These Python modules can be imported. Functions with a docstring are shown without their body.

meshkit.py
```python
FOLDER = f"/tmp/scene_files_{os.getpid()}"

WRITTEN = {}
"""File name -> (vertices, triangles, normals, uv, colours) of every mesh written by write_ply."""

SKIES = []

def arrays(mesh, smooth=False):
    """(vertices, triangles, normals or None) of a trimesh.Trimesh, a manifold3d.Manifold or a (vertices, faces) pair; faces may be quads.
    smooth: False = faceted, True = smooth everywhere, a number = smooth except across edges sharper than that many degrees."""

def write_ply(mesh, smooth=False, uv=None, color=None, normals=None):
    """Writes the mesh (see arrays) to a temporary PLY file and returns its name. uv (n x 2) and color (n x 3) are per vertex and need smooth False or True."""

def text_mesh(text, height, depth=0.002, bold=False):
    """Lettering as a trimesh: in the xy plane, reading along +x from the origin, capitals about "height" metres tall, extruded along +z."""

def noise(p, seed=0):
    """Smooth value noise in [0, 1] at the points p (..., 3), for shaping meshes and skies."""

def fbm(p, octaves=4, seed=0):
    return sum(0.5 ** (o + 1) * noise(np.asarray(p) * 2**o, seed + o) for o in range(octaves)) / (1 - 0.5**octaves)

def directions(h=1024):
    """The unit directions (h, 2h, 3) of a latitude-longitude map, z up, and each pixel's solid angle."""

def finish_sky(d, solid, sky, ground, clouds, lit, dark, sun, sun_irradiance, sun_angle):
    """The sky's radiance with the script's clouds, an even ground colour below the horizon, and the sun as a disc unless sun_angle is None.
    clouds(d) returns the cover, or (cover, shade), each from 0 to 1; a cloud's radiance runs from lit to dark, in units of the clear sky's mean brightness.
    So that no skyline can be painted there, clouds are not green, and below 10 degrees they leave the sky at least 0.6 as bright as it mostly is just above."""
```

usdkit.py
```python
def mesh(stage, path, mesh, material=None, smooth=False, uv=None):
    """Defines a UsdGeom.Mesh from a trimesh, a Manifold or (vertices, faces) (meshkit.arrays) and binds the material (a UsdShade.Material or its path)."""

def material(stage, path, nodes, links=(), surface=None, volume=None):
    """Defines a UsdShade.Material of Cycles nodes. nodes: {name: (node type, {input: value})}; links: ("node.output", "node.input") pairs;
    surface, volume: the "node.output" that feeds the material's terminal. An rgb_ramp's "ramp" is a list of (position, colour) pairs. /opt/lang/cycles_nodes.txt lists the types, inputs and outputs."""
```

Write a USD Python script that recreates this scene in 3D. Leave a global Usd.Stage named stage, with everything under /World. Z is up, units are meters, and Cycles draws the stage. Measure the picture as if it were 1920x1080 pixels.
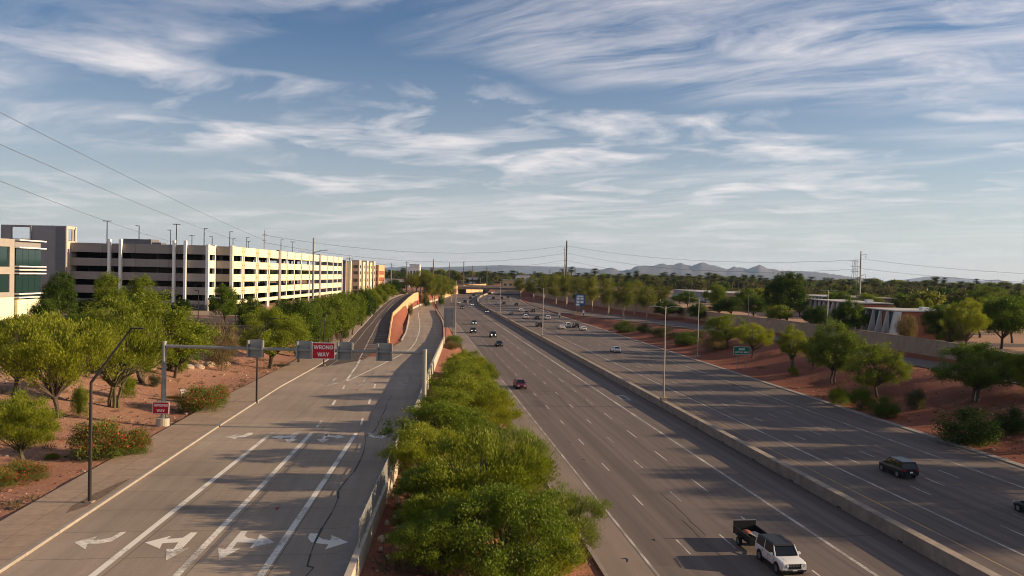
import math, random
import numpy as np
import trimesh, meshkit, usdkit
from pxr import Gf, Sdf, Usd, UsdGeom, UsdLux, UsdShade, Vt

random.seed(7)
rng = np.random.default_rng(7)
stage = Usd.Stage.CreateInMemory()
UsdGeom.SetStageUpAxis(stage, "Z")
UsdGeom.SetStageMetersPerUnit(stage, 1.0)
world = UsdGeom.Xform.Define(stage, "/World")
stage.SetDefaultPrim(world.GetPrim())
UsdGeom.Scope.Define(stage, "/World/Looks")

# ------------------------------------------------------------------ camera
# +Y runs along the freeway, the eye is 20.2 m above it on a mast; the street grid is turned 7 degrees
F, EYE, ROLL, PITCH, YAW = 1530.0, 20.2, math.radians(1.2), math.radians(0.936), math.radians(7.025)
_f = np.array([math.sin(YAW) * math.cos(PITCH), math.cos(YAW) * math.cos(PITCH), -math.sin(PITCH)])
_r = np.array([math.cos(YAW), -math.sin(YAW), 0.0])
_u = np.cross(_r, _f)
R_, U_ = math.cos(ROLL) * _r + math.sin(ROLL) * _u, -math.sin(ROLL) * _r + math.cos(ROLL) * _u
cam = UsdGeom.Camera.Define(stage, "/World/camera")
cam.CreateHorizontalApertureAttr(36.0)
cam.CreateVerticalApertureAttr(20.25)
cam.CreateFocalLengthAttr(36.0 * F / 1920)
cam.CreateClippingRangeAttr(Gf.Vec2f(0.1, 200000))
EXPOSURE = 0.88
cam.CreateExposureAttr(EXPOSURE)
cam.AddTransformOp().Set(Gf.Matrix4d(*R_, 0, *U_, 0, *(-_f), 0, 0, 0, EYE, 1))

# ------------------------------------------------------------------ sky and sun
SUN_EL, SUN_AZ = math.radians(15.5), math.radians(94.5)   # azimuth clockwise from +Y
SKY, SUN = 0.054, 1.25
sd = np.array([math.sin(SUN_AZ) * math.cos(SUN_EL), math.cos(SUN_AZ) * math.cos(SUN_EL), math.sin(SUN_EL)])
sun = UsdLux.DistantLight.Define(stage, "/World/sun")
sun.CreateIntensityAttr(SUN)
sun.CreateAngleAttr(0.5)
sun.CreateNormalizeAttr(True)
sun.CreateColorAttr(Gf.Vec3f(1.0, 0.76, 0.50))
sun.AddTransformOp().Set(Gf.Matrix4d(Gf.Rotation(Gf.Vec3d(0, 0, 1), Gf.Vec3d(*sd)), Gf.Vec3d(0, 0, 0)))

STREAK, CIRRUS, PUFFS = 0.7, (8.1, 3.2, 0.0), (1.2, 4.4, 0.0)
CLOUD, VEIL = (9.9, 9.2, 9.1), (7.7, 7.3, 7.2)
# where cloud is thick or torn open: (x, y, half width, half height in picture points of the photograph's sky, weight)
THICK1 = [(1340, 75, 760, 130, 0.22), (1650, 150, 380, 70, 0.10), (330, 95, 150, 50, 0.13), (40, 90, 120, 80, 0.10), (560, 170, 420, 55, -0.22), (1250, 270, 520, 60, -0.20), (100, 330, 400, 60, -0.1)]
THICK2 = [(360, 240, 210, 48, 0.20), (740, 265, 250, 62, 0.22), (960, 220, 170, 36, 0.20), (500, 160, 110, 36, 0.17), (640, 345, 420, 42, 0.20), (980, 320, 140, 50, 0.12), (1250, 375, 320, 48, 0.20), (1720, 335, 260, 62, 0.22), (1240, 240, 60, 18, 0.12),
          (1330, 170, 420, 60, -0.3), (700, 110, 340, 50, -0.3), (1300, 300, 200, 34, -0.12), (130, 190, 150, 60, -0.2), (1650, 240, 260, 40, -0.2)]
def sky_uv(u, v):
    r = _f + R_ * ((u - 960) / F) - U_ * ((v - 540) / F)
    r = r / np.linalg.norm(r)
    return r[:2] / (max(r[2], 0) + 0.055)
sky_nodes = {
    "sky": ("sky_texture", {"sky_type": "single_scattering", "sun_disc": False, "sun_elevation": SUN_EL, "sun_rotation": SUN_AZ, "altitude": 300.0, "air_density": 1.0, "aerosol_density": 0.4, "ozone_density": 2.6}),
    "geo": ("geometry", {}), "sep": ("separate_xyz", {}), "zup": ("math", {"math_type": "maximum", "value2": 0.0}), "zo": ("math", {"math_type": "add", "value2": 0.055}),
    "px": ("math", {"math_type": "divide"}), "py": ("math", {"math_type": "divide"}), "uv": ("combine_xyz", {"z": 0.0}),
    "warpn": ("noise_texture", {"scale": 0.9, "detail": 3.0}), "warp": ("vector_math", {"math_type": "multiply_add", "vector2": (0.55, 0.55, 0.0)}),
    # long combed streaks of high cirrus
    "rot1": ("vector_rotate", {"rotate_type": "z_axis", "angle": STREAK}),
    "m1": ("mapping", {"scale": (0.55, 2.3, 1.0), "location": (3.1, 0.9, 0.0)}), "n1": ("noise_texture", {"scale": 1.0, "detail": 10.0, "roughness": 0.66, "distortion": 0.25}),
    "m1b": ("mapping", {"scale": (0.22, 0.50, 1.0), "location": CIRRUS}), "n1b": ("noise_texture", {"scale": 1.0, "detail": 3.0, "roughness": 0.5, "distortion": 0.3}),
    "r1": ("map_range", {"from_min": 0.41, "from_max": 0.74, "to_min": 0.0, "to_max": 1.0, "clamp": True}), "r1b": ("map_range", {"from_min": 0.48, "from_max": 0.64, "to_min": 0.0, "to_max": 1.0, "clamp": True}), "c1": ("math", {"math_type": "multiply"}),
    # torn puffy patches lower down
    "m2": ("mapping", {"scale": (1.0, 1.15, 1.0), "location": (1.7, 5.2, 0.0)}), "n2": ("noise_texture", {"scale": 1.25, "detail": 11.0, "roughness": 0.60, "distortion": 0.35}),
    "m2b": ("mapping", {"scale": (0.30, 0.42, 1.0), "location": PUFFS}), "n2b": ("noise_texture", {"scale": 0.9, "detail": 2.0}),
    "r2": ("map_range", {"from_min": 0.47, "from_max": 0.68, "to_min": 0.0, "to_max": 1.0, "clamp": True}), "r2b": ("map_range", {"from_min": 0.40, "from_max": 0.54, "to_min": 0.0, "to_max": 1.0, "clamp": True}), "c2": ("math", {"math_type": "multiply"}),
    "cs": ("math", {"math_type": "maximum"}),
    "fade": ("map_range", {"from_min": 0.0, "from_max": 0.12, "to_min": 0.35, "to_max": 0.85, "clamp": True}), "cov": ("math", {"math_type": "multiply"}),
    "low": ("map_range", {"from_min": 0.0, "from_max": 0.30, "to_min": 0.82, "to_max": 0.03, "clamp": True}), "lowp": ("math", {"math_type": "power", "value2": 1.7}),
    "sat": ("hsv", {"saturation": 1.17, "hue": 0.507}), "veil": ("mix", {"color2": VEIL}), "mix": ("mix", {"color2": CLOUD}), "bg": ("background_shader", {"strength": SKY}),
}
sky_links = [("geo.position", "sep.vector"), ("sep.z", "zup.value1"), ("zup.value", "zo.value1"), ("sep.x", "px.value1"), ("zo.value", "px.value2"), ("sep.y", "py.value1"), ("zo.value", "py.value2"),
             ("px.value", "uv.x"), ("py.value", "uv.y"), ("uv.vector", "warpn.vector"), ("warpn.color", "warp.vector1"), ("uv.vector", "warp.vector3"), ("warp.vector", "rot1.vector"), ("rot1.vector", "m1.vector"), ("m1.vector", "n1.vector"), ("rot1.vector", "m1b.vector"), ("m1b.vector", "n1b.vector"),
             ("n1.fac", "r1.value"), ("n1b.fac", "r1b.value"), ("r1.result", "c1.value1"), ("r1b.result", "c1.value2"),
             ("rot1.vector", "m2.vector"), ("m2.vector", "n2.vector"), ("rot1.vector", "m2b.vector"), ("m2b.vector", "n2b.vector"), ("n2.fac", "r2.value"), ("n2b.fac", "r2b.value"), ("r2.result", "c2.value1"), ("r2b.result", "c2.value2"),
             ("c1.value", "cs.value1"), ("c2.value", "cs.value2"), ("zup.value", "fade.value"), ("cs.value", "cov.value1"), ("fade.result", "cov.value2"),
             ("zup.value", "low.value"), ("low.result", "lowp.value1"), ("lowp.value", "veil.fac"), ("sky.color", "sat.color"), ("sat.color", "veil.color1"), ("veil.color", "mix.color1"), ("cov.value", "mix.fac"), ("mix.color", "bg.color")]
for base, spots in (("n1b", THICK1), ("n2b", THICK2)):
    last = f"{base}.fac"
    for k, (cu, cv, ru, rv, wgt) in enumerate(spots):
        c = sky_uv(cu, cv)
        J = np.column_stack([(sky_uv(cu + 5, cv) - sky_uv(cu - 5, cv)) / 10 * ru, (sky_uv(cu, cv + 5) - sky_uv(cu, cv - 5)) / 10 * rv])
        A = np.linalg.inv(J); o = -A @ c; t = f"{base}_{k}"
        sky_nodes |= {t + "x": ("vector_math", {"math_type": "dot_product", "vector2": (A[0, 0], A[0, 1], 0)}), t + "y": ("vector_math", {"math_type": "dot_product", "vector2": (A[1, 0], A[1, 1], 0)}),
                      t + "v": ("combine_xyz", {"z": 0.0}), t + "o": ("vector_math", {"math_type": "add", "vector2": (o[0], o[1], 0)}), t + "l": ("vector_math", {"math_type": "length"}),
                      t + "g": ("map_range", {"range_type": "smoothstep", "from_min": 0.25, "from_max": 1.25, "to_min": wgt, "to_max": 0.0, "clamp": True}), t + "a": ("math", {"math_type": "add"})}
        sky_links += [("uv.vector", t + "x.vector1"), ("uv.vector", t + "y.vector1"), (t + "x.value", t + "v.x"), (t + "y.value", t + "v.y"), (t + "v.vector", t + "o.vector1"), (t + "o.vector", t + "l.vector1"), (t + "l.value", t + "g.value"), (last, t + "a.value1"), (t + "g.result", t + "a.value2")]
        last = t + "a.value"
    sky_links = [l for l in sky_links if l != (f"{base}.fac", f"r{base[1:]}.value")] + [(last, f"r{base[1:]}.value")]
sky_mat = usdkit.material(stage, "/World/Looks/sky", sky_nodes, sky_links, surface="bg.background")
dome = UsdLux.DomeLight.Define(stage, "/World/sky")
dome.CreateIntensityAttr(1.0)
UsdShade.MaterialBindingAPI.Apply(dome.GetPrim()).Bind(sky_mat)
dome.GetPrim().SetCustomDataByKey("kind", "structure")
HAZE = 2.4e-5

# ------------------------------------------------------------------ helpers: geometry
def ray(u, v):
    return _f + R_ * ((u - 960) / F) - U_ * ((v - 540) / F)
def pd(u, v, d):
    """the point seen along (u, v) at a distance d ahead"""
    r = ray(u, v)
    h = r[0] * math.sin(YAW) + r[1] * math.cos(YAW)
    return np.array([0, 0, EYE]) + r * (d / h)
TS = np.geomspace(18, 3000, 9000)
def at(u, v, zf, dz=0.0):
    """where the line of sight meets the surface z = zf(y) + dz"""
    P = np.array([0, 0, EYE]) + TS[:, None] * ray(u, v)
    return P[np.argmax(P[:, 2] < zf(P[:, 1]) + dz)]
def T(*a):
    x, y = zip(*a)
    return lambda Y: np.interp(Y, x, y)
def ss(a, b, x):
    t = np.clip((np.asarray(x, float) - a) / (b - a), 0, 1)
    return t * t * (3 - 2 * t)
def grid(lat, d, z=0.0):
    """street-grid coordinates (right, ahead) to world"""
    return np.array([lat * math.cos(YAW) + d * math.sin(YAW), -lat * math.sin(YAW) + d * math.cos(YAW), z])

class MB:
    def __init__(self):
        self.v, self.f, self.n = [], [], 0
    def add(self, v, f):
        v, f = np.asarray(v, float).reshape(-1, 3), np.asarray(f, int)
        if f.shape[1] == 4:
            f = np.vstack([f[:, [0, 1, 2]], f[:, [0, 2, 3]]])
        self.v.append(v); self.f.append(f + self.n); self.n += len(v)
        return self
    def box(self, c, s, rz=0.0, taper=1.0):
        x, y, z = np.asarray(s) / 2
        p = np.array([[-x, -y, -z], [x, -y, -z], [x, y, -z], [-x, y, -z], [-x * taper, -y * taper, z], [x * taper, -y * taper, z], [x * taper, y * taper, z], [-x * taper, y * taper, z]])
        if rz:
            cs, sn = math.cos(rz), math.sin(rz)
            p = np.stack([p[:, 0] * cs - p[:, 1] * sn, p[:, 0] * sn + p[:, 1] * cs, p[:, 2]], 1)
        return self.add(p + np.asarray(c, float), [[0, 3, 2, 1], [4, 5, 6, 7], [0, 1, 5, 4], [1, 2, 6, 5], [2, 3, 7, 6], [3, 0, 4, 7]])
    def b(self, x0, x1, y0, y1, z0, z1):
        return self.box(((x0 + x1) / 2, (y0 + y1) / 2, (z0 + z1) / 2), (abs(x1 - x0), abs(y1 - y0), abs(z1 - z0)))
    def tube(self, pts, r, n=8, cap=True):
        p = np.asarray(pts, float)
        r = np.broadcast_to(np.asarray(r, float), (len(p),))
        t = np.gradient(p, axis=0) if len(p) > 2 else np.repeat((p[1] - p[0])[None], 2, 0)
        t = t / (np.linalg.norm(t, axis=1, keepdims=True) + 1e-12)
        a = np.cross(t, np.where(np.abs(t[:, 2:]) < 0.9, [0, 0, 1.0], [1.0, 0, 0]))
        a /= np.linalg.norm(a, axis=1, keepdims=True) + 1e-12
        b = np.cross(t, a)
        g = np.arange(n) * 2 * np.pi / n
        v = p[:, None] + r[:, None, None] * (np.cos(g)[None, :, None] * a[:, None] + np.sin(g)[None, :, None] * b[:, None])
        i, j = np.meshgrid(np.arange(len(p) - 1), np.arange(n), indexing="ij")
        q = np.stack([i * n + j, i * n + (j + 1) % n, (i + 1) * n + (j + 1) % n, (i + 1) * n + j], -1).reshape(-1, 4)
        self.add(v.reshape(-1, 3), q)
        if cap:
            for k, flip in ((0, 1), (len(p) - 1, 0)):
                vv = np.vstack([v[k], p[k][None]])
                ff = [[(m + 1) % n, m, n] if flip else [m, (m + 1) % n, n] for m in range(n)]
                self.add(vv, ff)
        return self
    def prism(self, poly, z0, z1):
        """vertical prism over a plan polygon; z0, z1 numbers or functions of y"""
        poly = np.asarray(poly, float)
        if trimesh.path.polygons and np.sum(poly[:, 0] * np.roll(poly[:, 1], -1) - poly[:, 1] * np.roll(poly[:, 0], -1)) < 0:
            poly = poly[::-1]
        from shapely.geometry import Polygon
        v, f = trimesh.creation.triangulate_polygon(Polygon(poly), engine="earcut")
        n = len(v)
        zt = z1(v[:, 1]) if callable(z1) else np.full(n, z1)
        zb_ = z0(v[:, 1]) if callable(z0) else np.full(n, z0)
        self.add(np.column_stack([v, zt]), f)
        m = len(poly)
        pt = z1(poly[:, 1]) if callable(z1) else np.full(m, z1)
        pb = z0(poly[:, 1]) if callable(z0) else np.full(m, z0)
        self.add(np.vstack([np.column_stack([poly, pb]), np.column_stack([poly, pt])]), [[k, (k + 1) % m, m + (k + 1) % m, m + k] for k in range(m)])
        return self
    def loft(self, rings, caps=True):
        rings = np.asarray(rings, float)
        k, n = rings.shape[:2]
        i, j = np.meshgrid(np.arange(k - 1), np.arange(n), indexing="ij")
        q = np.stack([i * n + j, i * n + (j + 1) % n, (i + 1) * n + (j + 1) % n, (i + 1) * n + j], -1).reshape(-1, 4)
        self.add(rings.reshape(-1, 3), q)
        if caps:
            for s, fl in ((0, 1), (k - 1, 0)):
                c = rings[s].mean(0)
                self.add(np.vstack([rings[s], c]), [[(m + 1) % n, m, n] if fl else [m, (m + 1) % n, n] for m in range(n)])
        return self
    def wheel(self, c, r, w, n=18):
        return self.tube([(c[0], c[1] - w / 2, c[2]), (c[0], c[1] + w / 2, c[2])], r, n)
    def mesh(self, m, M=None):
        v = np.asarray(m.vertices)
        if M is not None:
            v = v @ np.asarray(M)[:3, :3].T + np.asarray(M)[:3, 3]
        return self.add(v, m.faces)
    def get(self):
        return np.vstack(self.v), np.vstack(self.f)

# ------------------------------------------------------------------ helpers: stage
used = {}
def free(parent, name):
    k = used.get((parent, name), -1) + 1
    used[(parent, name)] = k
    return f"{parent}/{name}" + (f"_{k:03d}" if k else "")
def tag(path, label=None, cat=None, group=None, kind=None):
    p = stage.GetPrimAtPath(path)
    for k, val in (("label", label), ("category", cat), ("group", group), ("kind", kind)):
        if val:
            p.SetCustomDataByKey(k, val)
    return path
def thing(name, label, cat, loc=(0, 0, 0), rz=0.0, group=None):
    path = free("/World", name)
    x = UsdGeom.Xform.Define(stage, path)
    x.AddTranslateOp().Set(Gf.Vec3d(*map(float, loc)))
    if rz:
        x.AddRotateZOp().Set(math.degrees(rz))
    return tag(path, label, cat, group)
def part(name, mb, m, parent="/World", smooth=False, label=None):
    path = free(parent, name)
    usdkit.mesh(stage, path, mb.get() if isinstance(mb, MB) else mb, m, smooth=smooth)
    if label:
        tag(path, label)
    return path
def struct(name, mb, m, smooth=False):
    return tag(part(name, mb, m, "/World", smooth), kind="structure")
stage.CreateClassPrim("/World/kinds")
def kind_root(name):
    path = free("/World/kinds", name)
    UsdGeom.Xform.Define(stage, path)
    return path
def copy(kind, name, label, cat, loc, rz=0.0, scale=(1, 1, 1), group=None):
    path = thing(name, label, cat, loc, rz, group)
    if tuple(scale) != (1, 1, 1):
        UsdGeom.Xformable(stage.GetPrimAtPath(path)).AddScaleOp().Set(Gf.Vec3f(*map(float, scale)))
    p = stage.GetPrimAtPath(path)
    p.GetReferences().AddInternalReference(kind)
    p.SetInstanceable(True)
    return path

# ------------------------------------------------------------------ materials
LK = "/World/Looks/"
def mat(name, col, rough=0.7, var=0.18, scale=1.5, bump=0.0, metallic=0.0, spec=0.3, coat=0.0, rnd=0.0, stretch=None, dirt=None):
    n = {"geo": ("geometry", {}), "map": ("mapping", {"scale": stretch or (1, 1, 1)}), "n": ("noise_texture", {"scale": scale, "detail": 6.0, "roughness": 0.6}),
         "r": ("map_range", {"from_min": 0.3, "from_max": 0.7, "to_min": 1 - var, "to_max": 1 + var}), "c": ("vector_math", {"math_type": "scale", "vector1": col}),
         "p": ("principled_bsdf", {"roughness": rough, "metallic": metallic, "specular_ior_level": spec, "coat_weight": coat})}
    l = [("geo.position", "map.vector"), ("map.vector", "n.vector"), ("n.fac", "r.value")]
    last = "r.result"
    if rnd:
        n |= {"oi": ("object_info", {}), "rr": ("map_range", {"to_min": 1 - rnd, "to_max": 1 + rnd}), "mm": ("math", {"math_type": "multiply"})}
        l += [("oi.random", "rr.value"), ("rr.result", "mm.value1"), ("r.result", "mm.value2")]
        last = "mm.value"
    l.append((last, "c.scale"))
    colour = "c.vector"
    if dirt:
        n |= {"n2": ("noise_texture", {"scale": dirt[1], "detail": 4.0}), "r2": ("map_range", {"from_min": 0.45, "from_max": 0.7, "to_min": 0.0, "to_max": dirt[2], "clamp": True}), "mx": ("mix", {"color2": dirt[0]})}
        l += [("geo.position", "n2.vector"), ("n2.fac", "r2.value"), ("r2.result", "mx.fac"), ("c.vector", "mx.color1")]
        colour = "mx.color"
    l.append((colour, "p.base_color"))
    if bump:
        n |= {"nb": ("noise_texture", {"scale": scale * 14, "detail": 4.0}), "b": ("bump", {"strength": bump, "distance": 0.05})}
        l += [("geo.position", "nb.vector"), ("nb.fac", "b.height"), ("b.normal", "p.normal")]
    return usdkit.material(stage, LK + name, n, l, surface="p.BSDF")
def lamp_mat(name, col, strength):
    return usdkit.material(stage, LK + name, {"e": ("emission", {"color": col, "strength": strength})}, [], surface="e.emission")
def leaf_mat(name, c0, c1, trans=0.35, rough=0.6):
    n = {"geo": ("geometry", {}), "oi": ("object_info", {}), "ramp": ("rgb_ramp", {"ramp": [(0.0, c0), (1.0, c1)]}), "a": ("math", {"math_type": "multiply_add", "value2": 0.5, "value3": 0.0}), "s": ("math", {"math_type": "multiply_add", "value2": 0.5}),
         "d": ("principled_bsdf", {"roughness": rough, "specular_ior_level": 0.25}), "t": ("translucent_bsdf", {}), "g": ("mix", {"mix_type": "multiply", "fac": 1.0, "color2": (1.1, 1.15, 0.55)}), "m": ("mix_closure", {"fac": trans})}
    l = [("geo.random_per_island", "a.value1"), ("oi.random", "s.value1"), ("a.value", "s.value3"), ("s.value", "ramp.fac"), ("ramp.color", "d.base_color"), ("ramp.color", "g.color1"), ("g.color", "t.color"), ("d.BSDF", "m.closure1"), ("t.BSDF", "m.closure2")]
    return usdkit.material(stage, LK + name, n, l, surface="m.closure")
def pane_mat(name, tint, rough=0.02):
    return usdkit.material(stage, LK + name, {"fr": ("fresnel", {"IOR": 1.5}), "k": ("math", {"math_type": "add", "value2": 0.06}), "t": ("transparent_bsdf", {"color": tint}), "g": ("glossy_bsdf", {"color": (0.9, 0.9, 0.9), "roughness": rough}), "m": ("mix_closure", {})},
                           [("fr.fac", "k.value1"), ("k.value", "m.fac"), ("t.BSDF", "m.closure1"), ("g.BSDF", "m.closure2")], surface="m.closure")

def soil_mat():
    n = {"geo": ("geometry", {}), "at": ("attribute", {"attribute": "tone"}),
         "n1": ("noise_texture", {"scale": 0.12, "detail": 5.0, "roughness": 0.6}), "n2": ("noise_texture", {"scale": 3.0, "detail": 6.0, "roughness": 0.7}), "n3": ("voronoi_texture", {"scale": 7.0}),
         "k": ("math", {"math_type": "multiply_add", "value2": 0.7, "value3": -0.35}), "f": ("math", {"math_type": "add", "use_clamp": True}),
         "m": ("mix", {"color1": (0.195, 0.068, 0.041), "color2": (0.350, 0.210, 0.140)}),
         "far": ("mix", {"color2": (0.075, 0.068, 0.046)}), "ff": ("map_range", {"from_min": 1.0, "from_max": 2.0, "to_min": 0.0, "to_max": 1.0, "clamp": True}),
         "r": ("map_range", {"from_min": 0.25, "from_max": 0.75, "to_min": 0.66, "to_max": 1.3}), "s": ("vector_math", {"math_type": "scale"}),
         "r3": ("map_range", {"from_min": 0.0, "from_max": 0.6, "to_min": 0.8, "to_max": 1.15}), "mm": ("math", {"math_type": "multiply"}),
         "b": ("bump", {"strength": 0.6, "distance": 0.06}), "p": ("principled_bsdf", {"roughness": 0.95, "specular_ior_level": 0.1})}
    l = [("geo.position", "n1.vector"), ("geo.position", "n2.vector"), ("geo.position", "n3.vector"), ("n1.fac", "k.value1"), ("k.value", "f.value1"), ("at.fac", "f.value2"), ("f.value", "m.fac"),
         ("at.fac", "ff.value"), ("ff.result", "far.fac"), ("m.color", "far.color1"), ("n2.fac", "r.value"), ("n3.distance", "r3.value"), ("r.result", "mm.value1"), ("r3.result", "mm.value2"), ("far.color", "s.vector1"), ("mm.value", "s.scale"),
         ("s.vector", "p.base_color"), ("n2.fac", "b.height"), ("b.normal", "p.normal")]
    return usdkit.material(stage, LK + "soil", n, l, surface="p.BSDF")

def road_mat(name, col, long_scale=0.55, var=0.22, patch=0.16, along=0.0045, rough=0.85, rnd=0.0):
    n = {"geo": ("geometry", {}), "map": ("mapping", {"scale": (long_scale, along, 1.0)}), "n1": ("noise_texture", {"scale": 1.0, "detail": 5.0, "roughness": 0.65}),
         "n2": ("noise_texture", {"scale": 0.09, "detail": 4.0}), "n3": ("noise_texture", {"scale": 9.0, "detail": 5.0, "roughness": 0.75}),
         "r1": ("map_range", {"from_min": 0.3, "from_max": 0.7, "to_min": 1 - var, "to_max": 1 + var}), "r2": ("map_range", {"from_min": 0.3, "from_max": 0.7, "to_min": 1 - patch, "to_max": 1 + patch}), "r3": ("map_range", {"from_min": 0.25, "from_max": 0.75, "to_min": 0.84, "to_max": 1.16}),
         "oi": ("object_info", {}), "ro": ("map_range", {"to_min": 1 - rnd, "to_max": 1 + rnd}),
         "a": ("math", {"math_type": "multiply"}), "b": ("math", {"math_type": "multiply"}), "o": ("math", {"math_type": "multiply"}), "c": ("vector_math", {"math_type": "scale", "vector1": col}),
         "bp": ("bump", {"strength": 0.15, "distance": 0.01}), "p": ("principled_bsdf", {"roughness": rough, "specular_ior_level": 0.25})}
    l = [("geo.position", "map.vector"), ("map.vector", "n1.vector"), ("geo.position", "n2.vector"), ("geo.position", "n3.vector"), ("n1.fac", "r1.value"), ("n2.fac", "r2.value"), ("n3.fac", "r3.value"),
         ("r1.result", "a.value1"), ("r2.result", "a.value2"), ("a.value", "b.value1"), ("r3.result", "b.value2"), ("oi.random", "ro.value"), ("b.value", "o.value1"), ("ro.result", "o.value2"), ("o.value", "c.scale"), ("c.vector", "p.base_color"), ("n3.fac", "bp.height"), ("bp.normal", "p.normal")]
    return usdkit.material(stage, LK + name, n, l, surface="p.BSDF")
def lane_mat(name, col):
    n = {"geo": ("geometry", {}), "sep": ("separate_xyz", {}), "wob": ("noise_texture", {"scale": 0.05, "detail": 2.0}), "wx": ("math", {"math_type": "multiply_add", "value2": 0.7}),
         "l": ("math", {"math_type": "multiply_add", "value2": 1 / 3.75, "value3": -16.7 / 3.75 - 0.09}), "fr": ("math", {"math_type": "fraction"}),
         "ramp": ("rgb_ramp", {"ramp": [(0.0, (1.06,) * 3), (0.16, (0.98,) * 3), (0.24, (0.86,) * 3), (0.36, (1.0,) * 3), (0.5, (0.88,) * 3), (0.64, (1.0,) * 3), (0.76, (0.86,) * 3), (0.86, (0.99,) * 3), (1.0, (1.06,) * 3)]}),
         "map": ("mapping", {"scale": (0.9, 0.012, 1.0)}), "n1": ("noise_texture", {"scale": 1.0, "detail": 7.0, "roughness": 0.7}), "r1": ("map_range", {"from_min": 0.28, "from_max": 0.72, "to_min": 0.74, "to_max": 1.26}),
         "map2": ("mapping", {"scale": (0.25, 0.035, 1.0)}), "vo": ("voronoi_texture", {"scale": 1.0, "metric": "chebychev"}), "sv": ("separate_color", {}), "r2": ("map_range", {"to_min": 0.90, "to_max": 1.08}),
         "n3": ("noise_texture", {"scale": 12.0, "detail": 5.0, "roughness": 0.8}), "r3": ("map_range", {"from_min": 0.25, "from_max": 0.75, "to_min": 0.80, "to_max": 1.20}),
         "a": ("math", {"math_type": "multiply"}), "b": ("math", {"math_type": "multiply"}), "c": ("vector_math", {"math_type": "scale"}), "d": ("vector_math", {"math_type": "multiply", "vector1": col}),
         "bp": ("bump", {"strength": 0.2, "distance": 0.01}), "p": ("principled_bsdf", {"roughness": 0.82, "specular_ior_level": 0.25})}
    l = [("geo.position", "sep.vector"), ("geo.position", "wob.vector"), ("wob.fac", "wx.value1"), ("sep.x", "wx.value3"), ("wx.value", "l.value1"), ("l.value", "fr.value1"), ("fr.value", "ramp.fac"),
         ("geo.position", "map.vector"), ("map.vector", "n1.vector"), ("n1.fac", "r1.value"), ("geo.position", "map2.vector"), ("map2.vector", "vo.vector"), ("vo.color", "sv.color"), ("sv.r", "r2.value"), ("geo.position", "n3.vector"), ("n3.fac", "r3.value"),
         ("r1.result", "a.value1"), ("r2.result", "a.value2"), ("a.value", "b.value1"), ("r3.result", "b.value2"), ("ramp.color", "c.vector1"), ("b.value", "c.scale"), ("c.vector", "d.vector2"), ("d.vector", "p.base_color"), ("n3.fac", "bp.height"), ("bp.normal", "p.normal")]
    return usdkit.material(stage, LK + name, n, l, surface="p.BSDF")
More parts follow.
